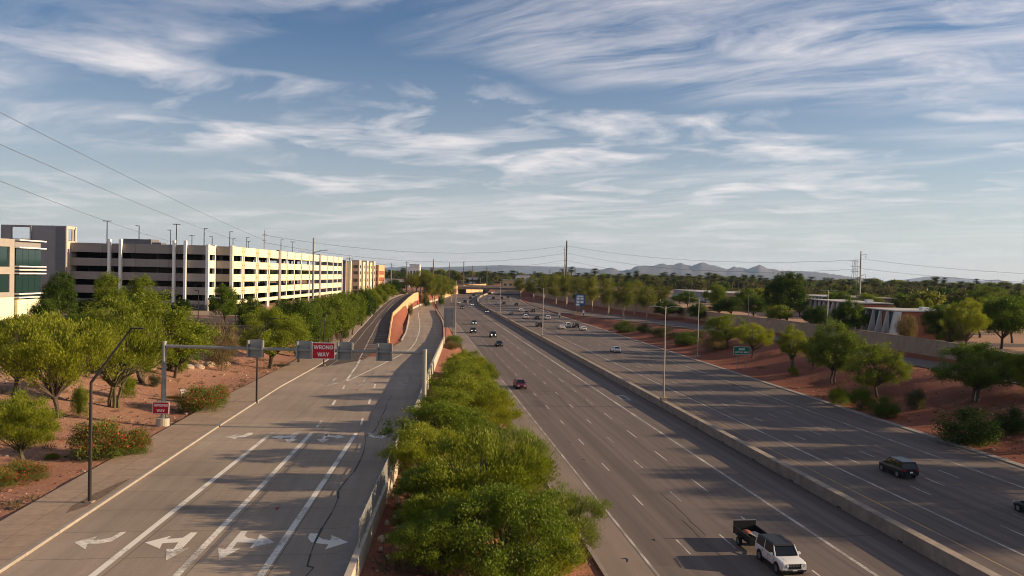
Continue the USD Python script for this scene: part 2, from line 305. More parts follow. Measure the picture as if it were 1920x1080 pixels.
def paint_mat(name, col, wear=0.5):
    """road paint, worn through to the pavement in flecks"""
    n = {"geo": ("geometry", {}), "n": ("noise_texture", {"scale": 5.0, "detail": 7.0, "roughness": 0.75}), "n2": ("noise_texture", {"scale": 0.35, "detail": 2.0}), "ad": ("math", {"math_type": "add"}),
         "r": ("map_range", {"from_min": 1.12 - 0.3 * wear, "from_max": 1.3 - 0.3 * wear, "to_min": 0.0, "to_max": 0.75, "clamp": True}), "m": ("mix", {"color1": col, "color2": (0.17, 0.145, 0.125)}), "p": ("principled_bsdf", {"roughness": 0.7, "specular_ior_level": 0.2})}
    l = [("geo.position", "n.vector"), ("geo.position", "n2.vector"), ("n.fac", "ad.value1"), ("n2.fac", "ad.value2"), ("ad.value", "r.value"), ("r.result", "m.fac"), ("m.color", "p.base_color")]
    return usdkit.material(stage, LK + name, n, l, surface="p.BSDF")

M = {}
M["soil"] = soil_mat()
M["freeway"] = lane_mat("freeway", (0.136, 0.105, 0.088))
M["shoulder"] = road_mat("shoulder", (0.215, 0.165, 0.130), var=0.12)
M["brown_road"] = road_mat("brown_road", (0.088, 0.062, 0.052), var=0.12)
M["ramp"] = road_mat("ramp", (0.285, 0.222, 0.166), long_scale=0.9, var=0.14, along=0.03, rnd=0.05)
M["joint"] = mat("joint", (0.06, 0.052, 0.046), 0.9)
M["walk"] = mat("walk", (0.30, 0.215, 0.15), 0.9, 0.14, 2.0, 0.2, rnd=0.06)
M["notch"] = mat("notch", (0.15, 0.10, 0.07), 0.95, 0.35, 4.0, 0.4)
M["kerb"] = mat("kerb", (0.29, 0.245, 0.20), 0.9, 0.15, 2.0, 0.2, rnd=0.05)
M["gutter"] = mat("gutter", (0.25, 0.21, 0.18), 0.9, 0.15, 1.0, 0.2)
M["white_paint"] = paint_mat("white_paint", (0.70, 0.64, 0.54), 0.42)
M["line_paint"] = paint_mat("line_paint", (0.50, 0.45, 0.39), 0.85)
M["dash_paint"] = paint_mat("dash_paint", (0.52, 0.47, 0.41), 0.7)
M["yellow_paint"] = paint_mat("yellow_paint", (0.42, 0.26, 0.08), 0.7)
M["tar"] = mat("tar", (0.02, 0.018, 0.018), 0.6)
M["barrier"] = mat("barrier", (0.30, 0.24, 0.18), 0.9, 0.2, 0.8, 0.3, rnd=0.05, dirt=((0.15, 0.12, 0.10), 0.7, 0.5))
M["tan_wall"] = mat("tan_wall", (0.34, 0.235, 0.155), 0.9, 0.14, 0.9, 0.3, rnd=0.06, dirt=((0.20, 0.14, 0.10), 0.5, 0.35))
M["orange_wall"] = mat("orange_wall", (0.52, 0.33, 0.17), 0.9, 0.12, 0.9, 0.2, rnd=0.05)
M["cream"] = mat("cream", (0.74, 0.66, 0.42), 0.8, 0.06, 0.6, 0.0, rnd=0.05, dirt=((0.52, 0.46, 0.32), 0.35, 0.35))
M["cream_stone"] = mat("cream_stone", (0.46, 0.38, 0.29), 0.8, 0.08, 1.0, 0.1, rnd=0.05)
M["office_stone"] = mat("office_stone", (0.30, 0.265, 0.225), 0.85, 0.08, 1.0, 0.1, rnd=0.06)
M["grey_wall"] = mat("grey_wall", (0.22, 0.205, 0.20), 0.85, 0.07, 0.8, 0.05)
M["front_panel"] = mat("front_panel", (0.235, 0.205, 0.18), 0.85, 0.07, 0.8, 0.05, rnd=0.12)
M["grey_dark"] = mat("grey_dark", (0.13, 0.125, 0.13), 0.85, 0.08, 0.8)
M["bronze"] = mat("bronze", (0.030, 0.024, 0.020), 0.45, 0.1, metallic=0.3)
M["steel"] = mat("steel", (0.30, 0.28, 0.25), 0.45, 0.12, 1.0, metallic=0.55)
M["galv"] = mat("galv", (0.25, 0.24, 0.22), 0.5, 0.15, 2.0, metallic=0.4)
M["sign_back"] = mat("sign_back", (0.26, 0.26, 0.24), 0.5, 0.12, 1.5, metallic=0.3)
M["red_sign"] = mat("red_sign", (0.42, 0.008, 0.018), 0.45, 0.08)
M["white_sign"] = mat("white_sign", (0.75, 0.73, 0.68), 0.5, 0.05)
M["green_sign"] = mat("green_sign", (0.004, 0.13, 0.075), 0.45, 0.06)
M["blue_sign"] = mat("blue_sign", (0.02, 0.10, 0.24), 0.45, 0.08)
M["orange_sign"] = mat("orange_sign", (0.62, 0.34, 0.16), 0.5, 0.06)
M["concrete"] = mat("concrete", (0.42, 0.36, 0.28), 0.9, 0.12, 1.5, 0.2, dirt=((0.3, 0.25, 0.2), 0.9, 0.4))
M["white_wall"] = mat("white_wall", (0.68, 0.65, 0.60), 0.8, 0.06, 1.0)
M["fin_grey"] = mat("fin_grey", (0.50, 0.48, 0.45), 0.85, 0.1, 1.0, dirt=((0.25, 0.23, 0.21), 0.5, 0.5))
M["roof"] = mat("roof", (0.40, 0.37, 0.34), 0.8, 0.1, 0.5)
M["brick_red"] = mat("brick_red", (0.27, 0.085, 0.05), 0.9, 0.14, 2.0, 0.2, rnd=0.1)
M["dark_inside"] = mat("dark_inside", (0.045, 0.042, 0.042), 0.9, 0.1)
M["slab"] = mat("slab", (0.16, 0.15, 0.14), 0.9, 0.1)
M["wood_pole"] = mat("wood_pole", (0.10, 0.075, 0.055), 0.85, 0.2, 3.0)
M["wire"] = mat("wire", (0.09, 0.085, 0.085), 0.6, 0.0)
M["bark"] = mat("bark", (0.075, 0.055, 0.04), 0.95, 0.25, 5.0, 0.5)
M["pale_bark"] = mat("pale_bark", (0.36, 0.28, 0.21), 0.95, 0.2, 4.0, 0.3)
M["green_bark"] = mat("green_bark", (0.085, 0.075, 0.035), 0.9, 0.2, 4.0)
M["stone"] = mat("stone", (0.46, 0.34, 0.24), 0.9, 0.25, 3.0, 0.5, rnd=0.25)
M["glass"] = usdkit.material(stage, LK + "glass", {"p": ("principled_bsdf", {"base_color": (0.014, 0.034, 0.032), "roughness": 0.05, "specular_ior_level": 0.8})}, [], surface="p.BSDF")
M["pane"] = pane_mat("pane", (0.35, 0.48, 0.45))
M["car_glass"] = usdkit.material(stage, LK + "car_glass", {"p": ("principled_bsdf", {"base_color": (0.008, 0.010, 0.011), "roughness": 0.04, "specular_ior_level": 0.5})}, [], surface="p.BSDF")
M["tyre"] = mat("tyre", (0.016, 0.015, 0.015), 0.85, 0.1)
M["rim"] = mat("rim", (0.30, 0.30, 0.30), 0.3, 0.05, metallic=0.8)
M["black_trim"] = mat("black_trim", (0.014, 0.014, 0.015), 0.5, 0.05)
M["tail"] = mat("tail", (0.30, 0.008, 0.008), 0.3, 0.0)
M["head"] = lamp_mat("head", (1.0, 0.95, 0.88), 2.6)
M["head_off"] = mat("head_off", (0.7, 0.7, 0.68), 0.15, 0.0)
for nm, c in dict(white=(0.72, 0.70, 0.66), silver=(0.36, 0.36, 0.36), black=(0.010, 0.010, 0.012), dark=(0.014, 0.014, 0.018), red=(0.10, 0.006, 0.012), blue=(0.015, 0.025, 0.06)).items():
    M["car_" + nm] = usdkit.material(stage, LK + "car_" + nm, {"n": ("noise_texture", {"scale": 3.0, "detail": 4.0}), "geo": ("geometry", {}), "r": ("map_range", {"to_min": 0.25, "to_max": 0.5}), "p": ("principled_bsdf", {"base_color": c, "coat_weight": 0.25, "coat_roughness": 0.1, "specular_ior_level": 0.25})}, [("geo.position", "n.vector"), ("n.fac", "r.value"), ("r.result", "p.roughness")], surface="p.BSDF")
M["palo"] = leaf_mat("palo", (0.140, 0.165, 0.010), (0.330, 0.335, 0.028), 0.36)
M["palo_blue"] = leaf_mat("palo_blue", (0.125, 0.160, 0.032), (0.265, 0.295, 0.070), 0.36)
M["mesq"] = leaf_mat("mesq", (0.090, 0.135, 0.008), (0.275, 0.295, 0.020), 0.36)
M["dense"] = leaf_mat("dense", (0.035, 0.070, 0.005), (0.140, 0.185, 0.015), 0.36)
M["euca"] = leaf_mat("euca", (0.105, 0.120, 0.012), (0.260, 0.255, 0.034), 0.36)
M["oliv"] = leaf_mat("oliv", (0.070, 0.068, 0.032), (0.140, 0.125, 0.062))
M["dry"] = leaf_mat("dry", (0.13, 0.095, 0.045), (0.25, 0.19, 0.10))
M["palm_leaf"] = leaf_mat("palm_leaf", (0.030, 0.045, 0.015), (0.075, 0.088, 0.032), 0.2)
M["flower"] = leaf_mat("flower", (0.30, 0.045, 0.022), (0.46, 0.11, 0.05), 0.3)
M["far_leaf"] = leaf_mat("far_leaf", (0.058, 0.062, 0.014), (0.170, 0.145, 0.040), 0.3)
M["mountain"] = mat("mountain", (0.070, 0.062, 0.066), 0.95, 0.35, 0.0012)

# ------------------------------------------------------------------ the lie of the land (x across, y along the freeway)
zf = lambda Y: np.interp(Y, (-300, 0, 1000, 1600, 30000), (-1.8, 0, 6.0, 9.3, 9.3))          # freeway
zr = T((-100, 9.92), (0, 7.6), (170, 3.66), (210, 3.0), (270, 2.6), (340, 2.4), (400, 2.5), (450, 2.7), (1000, 6.0), (1600, 9.3))   # exit ramp
zb = T((-100, 9.92), (0, 7.6), (120, 4.82), (150, 4.15), (186, 3.8), (215, 4.1), (240, 4.7), (280, 6.2), (310, 7.4), (350, 8.5), (410, 9.0), (600, 9.4))   # brown frontage road
zo = T((-100, 6.2), (0, 5.8), (120, 5.2), (200, 4.8), (280, 4.2), (340, 3.3), (400, 2.7), (1000, 6.0), (1600, 9.3))          # on-ramp
gl = T((-100, 8.0), (60, 8.2), (100, 8.8), (190, 9.3), (600, 9.4))
gr = T((-100, 6.8), (250, 6.8), (450, 7.6), (600, 9.4))
def sh(Y):
    """how far the freeway has bent to the right"""
    Y = np.asarray(Y, float)
    return np.where(Y > 1000, 140.2 + 0.483 * (Y - 1000), np.where(Y > 420, (Y - 420) ** 2 / 2400, 0.0))
XL = lambda Y: 13.3 + sh(Y)
XR = lambda Y: 66.0 + sh(Y)
XW0 = T((-100, -19.5), (0, -20.8), (52, -21.3), (100, -21.2), (134, -20.2), (192, -19.8), (258, -18.2), (314, -15.6), (359, -12.2), (416, -8.3), (470, -3.0), (600, 8), (1600, 60))
XC = T((-100, -22.5), (0, -18.3), (40, -17.5), (75, -17.1), (107, -16.5), (134, -15.2), (156, -14.4), (180, -14.3), (223, -14.0), (274, -12.4), (305, -10.9), (350, -9.0), (387, -6.5), (429, -3.1), (470, 2.0), (600, 14), (1600, 66))
XB = T((-100, -9.0), (186, -5.2), (193, -5.2), (240, -5.9), (273, -6.1), (301, -4.2), (344, -1.8), (412, 1.3), (470, 8.0), (600, 21), (1600, 74))
XRL = T((-100, -8.6), (180, -4.6), (204, -2.2), (240, -1.2), (283, -0.8), (385, -0.4), (426, 3.6), (467, 8.2), (491, 12.5), (535, 19.7), (579, 25.5), (640, 33.0), (1000, 145), (1600, 430))
_XRR = T((-100, -9.5), (0, -4.9), (36, -2.7), (47, -2.0), (60, -1.1), (91, 0.9), (119, 2.5), (158, 4.9), (206, 8.0), (268, 10.3), (317, 11.2), (350, 11.2), (388, 11.4))
XRR = lambda Y: np.where(np.asarray(Y) > 388, XL(Y) - 1.9, _XRR(Y))
XO1 = lambda Y: np.maximum(np.interp(Y, (-100, 200, 250, 300, 340, 385), (92.6, 91.5, 86, 78, 72.6, 68)), XR(Y) + 1.6)
XO2 = lambda Y: np.maximum(np.interp(Y, (-100, 250, 290, 340, 408), (101.3, 101.0, 98, 92, 82)), XO1(Y) + 1.0)
XS = lambda Y: np.maximum(np.interp(Y, (-100, 250, 300, 361, 444, 511, 606), (104, 104, 106, 106, 100, 93, 92)), XO2(Y) + 1.5)

def row(Y):
    """a cross-section of the ground: x, z and tone (0 red gravel, 1 tan earth, 2 far desert)"""
    f, r, b, o, l, g = (float(q(Y)) for q in (zf, zr, zb, zo, gl, gr))
    w = float(ss(470, 560, Y)); far = float(ss(900, 1500, Y))
    xs, xc, xb, xl, xr, XLf, XRf, o1, o2, xw = (float(q(Y)) for q in (XW0, XC, XB, XRL, XRR, XL, XR, XO1, XO2, XS))
    xb = min(xb, xl - 1.5)
    zl = r * (1 - w) + b * w
    xr = max(xr, xl + 3) if Y < 420 else XLf - 0.8
    r2 = r if Y < 400 else f
    w2 = float(ss(612, 650, Y)); rgt = o * (1 - w2) + g * w2
    K = [(-14000, l, 2), (-900, l, 2), (-170, l, 1.2), (xs - 26, l, 1.0), (xs, b + 0.02, 0.42), (xc, b - 0.14, 0.3), (xb, b - 0.14, 0), (xl - 0.7, zl - 0.1, 0), (xl, r - 0.14, 0), (xr, r2 - 0.14, 0), (xr + 1.0, r2 - 0.4, 0.15), (XLf, f - 0.12, 0.25),
         (XRf, f - 0.12, 0), (XRf + 0.8, f - 0.02 + (rgt - f) * w2 * 0.9, 0), (o1, rgt - 0.14, 0), (o2, rgt - 0.14, 0), (xw, rgt + 0.25, 0), (xw + 0.5, g, 1.0), (xw + 130, g, 1.4), (xw + 700, 9.3, 2), (14000, 9.3, 2)]
    N = [5, 6, 14, 22, 2, 6, 5, 2, 6, 2, 9, 8, 1, 12, 2, 3, 1, 12, 8, 6]
    out = []
    for (a, b_), n in zip(zip(K[:-1], K[1:]), N):
        for k in range(n):
            t = k / n
            e = t if b_[0] - a[0] > 200 or n < 4 else t * t * (3 - 2 * t)
            out.append((a[0] + (b_[0] - a[0]) * t, a[1] + (b_[1] - a[1]) * e, a[2] + (b_[2] - a[2]) * t))
    out.append(K[-1])
    q = np.array(out)
    soil = np.zeros(len(q)); at0 = np.cumsum([0] + N)
    for i in (2, 3, 6, 10, 13, 17):
        soil[at0[i] + 1:at0[i + 1]] = 1
    q[:, 1] += soil * (meshkit.fbm(np.column_stack([q[:, 0] * 0.22, np.full(len(q), Y * 0.22), np.zeros(len(q))]), 3, 3) - 0.5) * 0.55
    q[:, 1] = q[:, 1] * (1 - far) + 9.3 * far
    q[:, 2] = np.maximum(q[:, 2], 2 * far)
    return q
YS = np.concatenate([np.arange(-60, 300, 3.0), np.arange(300, 700, 6.0), np.arange(700, 1600, 30.0), [1700, 2500, 4000, 7000, 12000, 20000, 26000]])
ROWS = np.array([row(Y) for Y in YS])
def ground(x, y):
    i = int(np.clip(np.searchsorted(YS, y) - 1, 0, len(YS) - 2))
    t = (y - YS[i]) / (YS[i + 1] - YS[i])
    return float((1 - t) * np.interp(x, ROWS[i, :, 0], ROWS[i, :, 1]) + t * np.interp(x, ROWS[i + 1, :, 0], ROWS[i + 1, :, 1]))
nr, nc = ROWS.shape[:2]
gv = np.column_stack([ROWS[:, :, 0].ravel(), np.repeat(YS, nc), ROWS[:, :, 1].ravel()])
_i, _j = np.meshgrid(np.arange(nr - 1), np.arange(nc - 1), indexing="ij")
gq = np.stack([_i * nc + _j, _i * nc + _j + 1, (_i + 1) * nc + _j + 1, (_i + 1) * nc + _j], -1).reshape(-1, 4)
g_path = free("/World", "ground")
gm = usdkit.mesh(stage, g_path, (gv, gq), M["soil"], smooth=True)
UsdGeom.PrimvarsAPI(gm).CreatePrimvar("tone", Sdf.ValueTypeNames.FloatArray, "vertex").Set(Vt.FloatArray.FromNumpy(ROWS[:, :, 2].ravel().astype(np.float32)))
tag(g_path, kind="structure")

def strip(xa, xb, z, y0, y1, step=4.0, dz=0.0, n=1, mb=None):
    """a sheet between two lines x = xa(y), xb(y)"""
    mb = mb or MB()
    Y = np.linspace(y0, y1, max(2, int(math.ceil((y1 - y0) / step)) + 1))
    A, B, Z = (np.broadcast_to(q(Y) if callable(q) else q, Y.shape) for q in (xa, xb, z))
    X = A[:, None] + (B - A)[:, None] * np.linspace(0, 1, n + 1)[None]
    v = np.stack([X, np.broadcast_to(Y[:, None], X.shape), np.broadcast_to((Z + dz)[:, None], X.shape)], -1).reshape(-1, 3)
    i, j = np.meshgrid(np.arange(len(Y) - 1), np.arange(n), indexing="ij")
    return mb.add(v, np.stack([i * (n + 1) + j, i * (n + 1) + j + 1, (i + 1) * (n + 1) + j + 1, (i + 1) * (n + 1) + j], -1).reshape(-1, 4))
def rail(x, w, z, h, y0, y1, step=3.0, mb=None, base=-0.15):
    """a long solid of width w and height h following x = x(y); h may be a function of y"""
    mb = mb or MB()
    Y = np.linspace(y0, y1, max(2, int(math.ceil((y1 - y0) / step)) + 1))
    X = np.broadcast_to(x(Y) if callable(x) else x, Y.shape); Z = z(Y); Hh = np.broadcast_to(h(Y) if callable(h) else h, Y.shape)
    return mb.loft(np.stack([np.column_stack(c) for c in ((X, Y, Z + base), (X + w, Y, Z + base), (X + w, Y, Z + Hh), (X, Y, Z + Hh))], 1))

# ------------------------------------------------------------------ roads
freeway = struct("freeway", strip(XL, XR, zf, -60, 1500, 6.0), M["freeway"])
ON = strip(XO1, XO2, zo, -60, 500)
on_ramp = struct("entrance_ramp", ON, M["freeway"])
brown = struct("frontage_road", strip(lambda Y: XC(Y) + 0.0, lambda Y: np.where(Y < 186, np.interp(Y, (134, 150, 186), (-15.2, -8.9, -5.2)), XB(Y)), zb, 134, 900, 3.0), M["brown_road"])
XCL = lambda Y: np.where(Y < 134, XC(Y), np.interp(Y, (134, 150, 186), (-15.2, -8.7, -5.0)))
XLL = lambda Y: np.where(Y < 186, XCL(Y), XRL(Y))
ramp = struct("exit_ramp", strip(XLL, XRR, zr, 134, 470, 3.0, n=2), M["ramp"])
# the near ramp is laid in concrete slabs with open joints
strip(lambda Y: XC(Y) - 0.1, lambda Y: XRR(Y) + 0.1, zr, -40, 134, 4.0, -0.06).__class__
bed = part("joint_bed", strip(lambda Y: XC(Y) - 0.1, lambda Y: XRR(Y) + 0.1, zr, -40, 134.0, 4.0, -0.05), M["joint"], ramp)
TH = math.radians(2.6)
LANES = [lambda Y: XC(Y) + 0.02] + [(lambda Y, p=p: p / math.cos(TH) + Y * math.tan(TH)) for p in (-14.75, -11.25, -7.7)] + [lambda Y: XRR(Y) - 0.0]
for k in range(27):
    y0, y1 = 18 + k * 4.3, 18 + (k + 1) * 4.3
    for a in range(4):
        part("concrete_slab", strip(lambda Y, a=a: LANES[a](Y) + 0.012, lambda Y, a=a: LANES[a + 1](Y) - 0.012, zr, y0 + 0.014, min(y1, 134) - 0.014, 3.0, 0.0), M["ramp"], ramp)

def mark(parent, name, m, xa, xb, z, y0, y1, dz=0.006, step=6.0):
    part(name, strip(xa, xb, z, y0, y1, step, dz), m, parent)
def px_mark(parent, name, m, poly, z, dz=0.006):
    P = np.array([at(u, v, z)[:2] for u, v in poly])
    part(name, MB().prism(P, lambda y: z(y) + 0.0005, lambda y: z(y) + dz), m, parent)
part("shoulder", strip(lambda Y: XL(Y) + 0.02, lambda Y: 16.5 + sh(Y), zf, -40, 420, 6.0, 0.004), M["shoulder"], freeway)
# freeway lines
mark(freeway, "edge_line", M["line_paint"], lambda Y: 16.62 + sh(Y), lambda Y: 16.84 + sh(Y), zf, -40, 700)
mark(freeway, "edge_line", M["line_paint"], lambda Y: 31.52 + sh(Y), lambda Y: 31.84 + sh(Y), zf, -40, 700)
mark(freeway, "edge_line", M["line_paint"], lambda Y: 45.0 + sh(Y), lambda Y: 45.24 + sh(Y), zf, -40, 700)
mark(freeway, "edge_line", M["line_paint"], lambda Y: 59.6 + sh(Y), lambda Y: 59.82 + sh(Y), zf, -40, 700)
mark(freeway, "yellow_line", M["yellow_paint"], lambda Y: 41.75 + sh(Y), lambda Y: 41.93 + sh(Y), zf, -40, 600)
for x0, ph, ln in ((20.3, 0.0, 3.2), (24.1, 1.0, 3.2), (27.7, 4.0, 4.6), (48.6, 2.0, 3.2), (52.1, 5.0, 3.2), (55.7, 8.0, 3.2)):
    for k in range(34):
        y = 32 + ph + 12.2 * k
        mark(freeway, "lane_dash", M["dash_paint"], lambda Y: x0 - 0.065 + sh(Y), lambda Y: x0 + 0.065 + sh(Y), zf, y, y + ln, step=9)
# small hollow rectangle painted in the lane by the median
q = MB()
for a, b, c, d in ((33.5, 34.9, 125.2, 126.0), (33.5, 34.9, 129.4, 130.2), (33.5, 33.75, 126.0, 129.4), (34.65, 34.9, 126.0, 129.4)):
    strip(lambda Y, a=a: a + 0 * Y, lambda Y, b=b: b + 0 * Y, zf, c, d, 3, 0.006, mb=q)
part("detector_box", q, M["line_paint"], freeway)
for xa_, xb_ in ((38.6, 38.75), (36.0, 36.12), (64.6, 64.75)):
    mark(freeway, "seam", M["tar"], lambda Y: xa_ + sh(Y), lambda Y: xa_ + 0.05 + sh(Y), zf, -40, 300, 0.003)

# exit ramp markings
z_r = zr
for (u0, v0, u1, v1) in ((510.5, 811, 173, 1080), (585, 811, 330, 1080), (668, 812, 488, 1080)):
    a, b = at(u0, v0, zr), at(u1, v1, zr)
    s = (a[0] - b[0]) / (a[1] - b[1])
    mark(ramp, "lane_line", M["white_paint"], lambda Y: a[0] + (Y - a[1]) * s - 0.17, lambda Y: a[0] + (Y - a[1]) * s + 0.17, zr, b[1] - 8, a[1])
def crop7(*p): return [(440 + x / 4.155, 600 + y / 4.155) for x, y in p]
def crop1(*p): return [(x / 3.692, 800 + y / 3.692) for x, y in p]
def crop2(*p): return [(440 + x / 3.692, 800 + y / 3.692) for x, y in p]
ARROWS = [crop1((875, 728), (835, 730), (775, 766), (705, 782), (640, 785), (672, 760), (510, 800), (590, 850), (605, 812), (690, 808), (775, 792), (850, 745)),
          crop1((1365, 733), (1322, 733), (1265, 770), (1150, 780), (1185, 757), (1003, 803), (1105, 845), (1122, 808), (1235, 800), (1200, 848), (1152, 846), (1147, 925), (1303, 843), (1255, 848)),
          crop1((1712, 725), (1668, 725), (1560, 850), (1510, 843), (1515, 922), (1660, 843), (1605, 847), (1640, 800), (1760, 805), (1730, 840), (1900, 800), (1800, 745), (1780, 780), (1715, 772), (1692, 755)),
          crop2((595, 740), (520, 740), (507, 770), (530, 800), (600, 812), (650, 815), (625, 850), (785, 800), (670, 750), (665, 785), (610, 780), (580, 762)),
          crop1((1755, 43), (1720, 43), (1680, 60), (1625, 65), (1645, 52), (1555, 72), (1630, 85), (1640, 74), (1690, 73), (1740, 57)),
          crop7((497, 880), (455, 880), (430, 900), (370, 905), (385, 890), (285, 912), (365, 930), (375, 917), (440, 916), (430, 932), (395, 932), (415, 962), (483, 932), (460, 932)),
          crop7((738, 880), (703, 880), (678, 930), (638, 930), (682, 957), (735, 930), (700, 930), (715, 910), (800, 916), (785, 925), (862, 912), (800, 893), (797, 903), (735, 900)),
          crop7((1080, 880), (1040, 882), (1045, 905), (1080, 916), (1150, 917), (1140, 928), (1220, 915), (1150, 895), (1145, 907), (1090, 906), (1070, 895)),
          crop7((795, 452), (775, 455), (744, 488), (765, 488)), crop7((685, 480), (680, 488), (722, 512), (818, 490), (812, 485), (724, 503)),
          crop7((1030, 452), (1010, 455), (985, 490), (1005, 490)), crop7((935, 482), (930, 488), (968, 512), (1058, 490), (1052, 485), (970, 503)),
          crop7((1356, 456), (1340, 458), (1325, 490), (1340, 490)), crop7((1278, 484), (1272, 490), (1318, 512), (1394, 490), (1388, 486), (1320, 503))]
for k, a in enumerate(ARROWS):
    px_mark(ramp, "turn_arrow" if k < 8 else "lane_arrow", M["white_paint"] if k < 8 else M["line_paint"], a, zr)
for x0, y0, x1, y1, w in ((676, 785, 640, 836, 9), (783, 627, 762, 663, 9), (856, 508, 845, 535, 8), (998, 765, 985, 815, 8), (1056, 615, 1045, 655, 8), (1095, 500, 1088, 530, 7)):
    px_mark(ramp, "lane_dash", M["white_paint"], crop7((x0 - w, y0), (x0 + w, y0), (x1 + w, y1), (x1 - w, y1)), zr)
def px_line(parent, name, m, pts, z, w, dz=0.006):
    P = np.array([at(u, v, z)[:2] for u, v in pts])
    o = np.argsort(P[:, 1]); P = P[o]
    mark(parent, name, m, lambda Y: np.interp(Y, P[:, 1], P[:, 0]) - w / 2, lambda Y: np.interp(Y, P[:, 1], P[:, 0]) + w / 2, z, P[0, 1], P[-1, 1], dz, 3.0)
px_line(ramp, "gore_line", M["white_paint"], crop7((880, 475), (1140, 350), (1300, 268), (1370, 225), (1410, 170), (1436, 100), (1444, 50), (1440, 0)) + [(787, 610), (785, 595), (784, 586)], zr, 0.22)
px_line(ramp, "gore_line", M["white_paint"], crop7((872, 472), (948, 360), (1008, 255)), zr, 0.3)
mark(brown, "gore_line", M["line_paint"], lambda Y: np.interp(Y, (134, 194, 240, 279, 323), (-9.0, -9.8, -9.8, -8.7, -7.0)) - 0.1, lambda Y: np.interp(Y, (134, 194, 240, 279, 323), (-9.0, -9.8, -9.8, -8.7, -7.0)) + 0.1, zb, 134, 323, step=3)
mark(brown, "edge_line", M["line_paint"], lambda Y: XC(Y) + 1.7, lambda Y: XC(Y) + 1.85, zb, 136, 420, step=3)
px_line(ramp, "yellow_line", M["yellow_paint"], [(648, 1110), (664, 1055), (690, 985), (712, 930), (732, 876), (752, 830)], zr, 0.16)
for k in range(16):       # hatching in the gore between the two roads
    y = 140 + k * 5.0
    xa_ = float(np.interp(y, (117, 194, 240), (-8.5, -9.7, -9.7)))
    xb_ = float(np.interp(y, (134, 150, 186, 240), (-12, -8.9, -5.6, -6.2)))
    if xb_ - xa_ > 0.6:
        part("hatch_line", MB().prism([(xa_, y), (xb_, y - 0.6), (xb_, y - 0.25), (xa_, y + 0.35)], lambda Y: zb(Y) + 0.001, lambda Y: zb(Y) + 0.006), M["line_paint"], brown)
# a jagged tar-sealed crack runs down the right of the ramp
cr = crop7((1225, 590), (1180, 655), (1178, 690), (1150, 740), (1105, 840), (1075, 880)) + [(686, 818), (683, 845), (676, 862), (664, 885), (652, 897), (634, 921), (634, 935), (622, 962), (604, 990), (590, 1018), (582, 1040), (576, 1062), (588, 1064), (570, 1085)]
for k, (p, q_) in enumerate(zip(cr[:-1], cr[1:])):
    a, b = at(*p, zr), at(*q_, zr)
    d = (b - a)[:2]; nrm = np.array([-d[1], d[0]]) / (np.linalg.norm(d) + 1e-9) * (0.025 + 0.022 * (k % 3))
    part("sealed_crack", MB().prism([a[:2] + nrm, a[:2] - nrm, b[:2] - nrm * 0.8, b[:2] + nrm * 0.8], lambda Y: zr(Y) + 0.007, lambda Y: zr(Y) + 0.012), M["tar"], ramp)
for u, v, s in ((1172, 1050, 0.5), (1068, 829, 0.3), (1094, 862, 0.3), (1225, 1013, 0.3)):   # rubber scraps on the freeway
    a = at(u, v, zf)
    part("skid_scrap", MB().prism([a[:2] + s * np.array(t) for t in ((-0.5, 0.6), (0.3, 0.7), (0.5, 0.1), (0.15, -0.9), (0.02, -0.9), (0.25, 0.1), (0.1, 0.4))], lambda Y: zf(Y) + 0.004, lambda Y: zf(Y) + 0.02), M["tar"], freeway)

M["patch"] = lane_mat("patch", (0.112, 0.088, 0.076))
M["seal"] = mat("seal", (0.055, 0.045, 0.040), 0.7, 0.3, 3.0)
gw_ = np.random.default_rng(41)
for k in range(34):       # sealed cracks and repair patches in the lanes
    x, y = gw_.uniform(17, 60), 38 + 150 * gw_.random() ** 1.4
    if 36.5 < x < 39:
        continue
    if k % 4 == 0:
        w, L = gw_.uniform(1.2, 3.2), gw_.uniform(2.5, 9)
        part("repair_patch", strip(lambda Y: x + 0 * Y, lambda Y: x + w + 0 * Y, zf, y, y + L, 9, 0.003), M["patch"], freeway)
        continue
    n_, across = 8, k % 3 == 0
    t_ = np.linspace(0, 1, n_) * gw_.uniform(2.5, 7)
    wob = np.cumsum(gw_.normal(size=n_)) * 0.12
    px2 = np.column_stack([x + (t_ if across else wob), y + (wob if across else t_ * 2.2)])
    for p_, q2 in zip(px2[:-1], px2[1:]):
        d_ = (q2 - p_) / (np.linalg.norm(q2 - p_) + 1e-9); nn = np.array([-d_[1], d_[0]]) * gw_.uniform(0.015, 0.035)
        part("sealed_crack", MB().prism([p_ + nn, p_ - nn, q2 - nn, q2 + nn], lambda Y: zf(Y) + 0.004, lambda Y: zf(Y) + 0.010), M["seal"], freeway)

# kerbs and pavement
side = struct("pavement", strip(lambda Y: XW0(Y) - 0.1, lambda Y: XC(Y) - 0.25, zb, -40, 420, 3.0, 0.10), M["joint"])
y = 24.0
while y < 190:
    L = 1.9 if y < 110 else 4.0
    xm = lambda Y: (XW0(Y) + XC(Y)) / 2 - 0.1
    part("paving_slab", rail(lambda Y: XW0(Y), 0.0, zb, 0.13, y, y + 0.01) if False else strip(lambda Y: XW0(Y), lambda Y: xm(Y) - 0.01, zb, y, y + L - 0.02, 4, 0.135), M["walk"], side)
    part("paving_slab", strip(lambda Y: xm(Y) + 0.01, lambda Y: XC(Y) - 0.22, zb, y, y + L - 0.02, 4, 0.135), M["walk"], side)
    y += L
part("far_paving", strip(lambda Y: XW0(Y), lambda Y: XC(Y) - 0.22, zb, y, 420, 4, 0.135), M["walk"], side)
part("soil_patch", MB().prism([(-18.5, 47), (-17.95, 48.5), (-17.8, 51.5), (-17.85, 55.5), (-18.2, 54.2), (-18.6, 51.5), (-18.8, 48.6)], lambda Y: zb(Y) + 0.137, lambda Y: zb(Y) + 0.145), M["notch"], side)
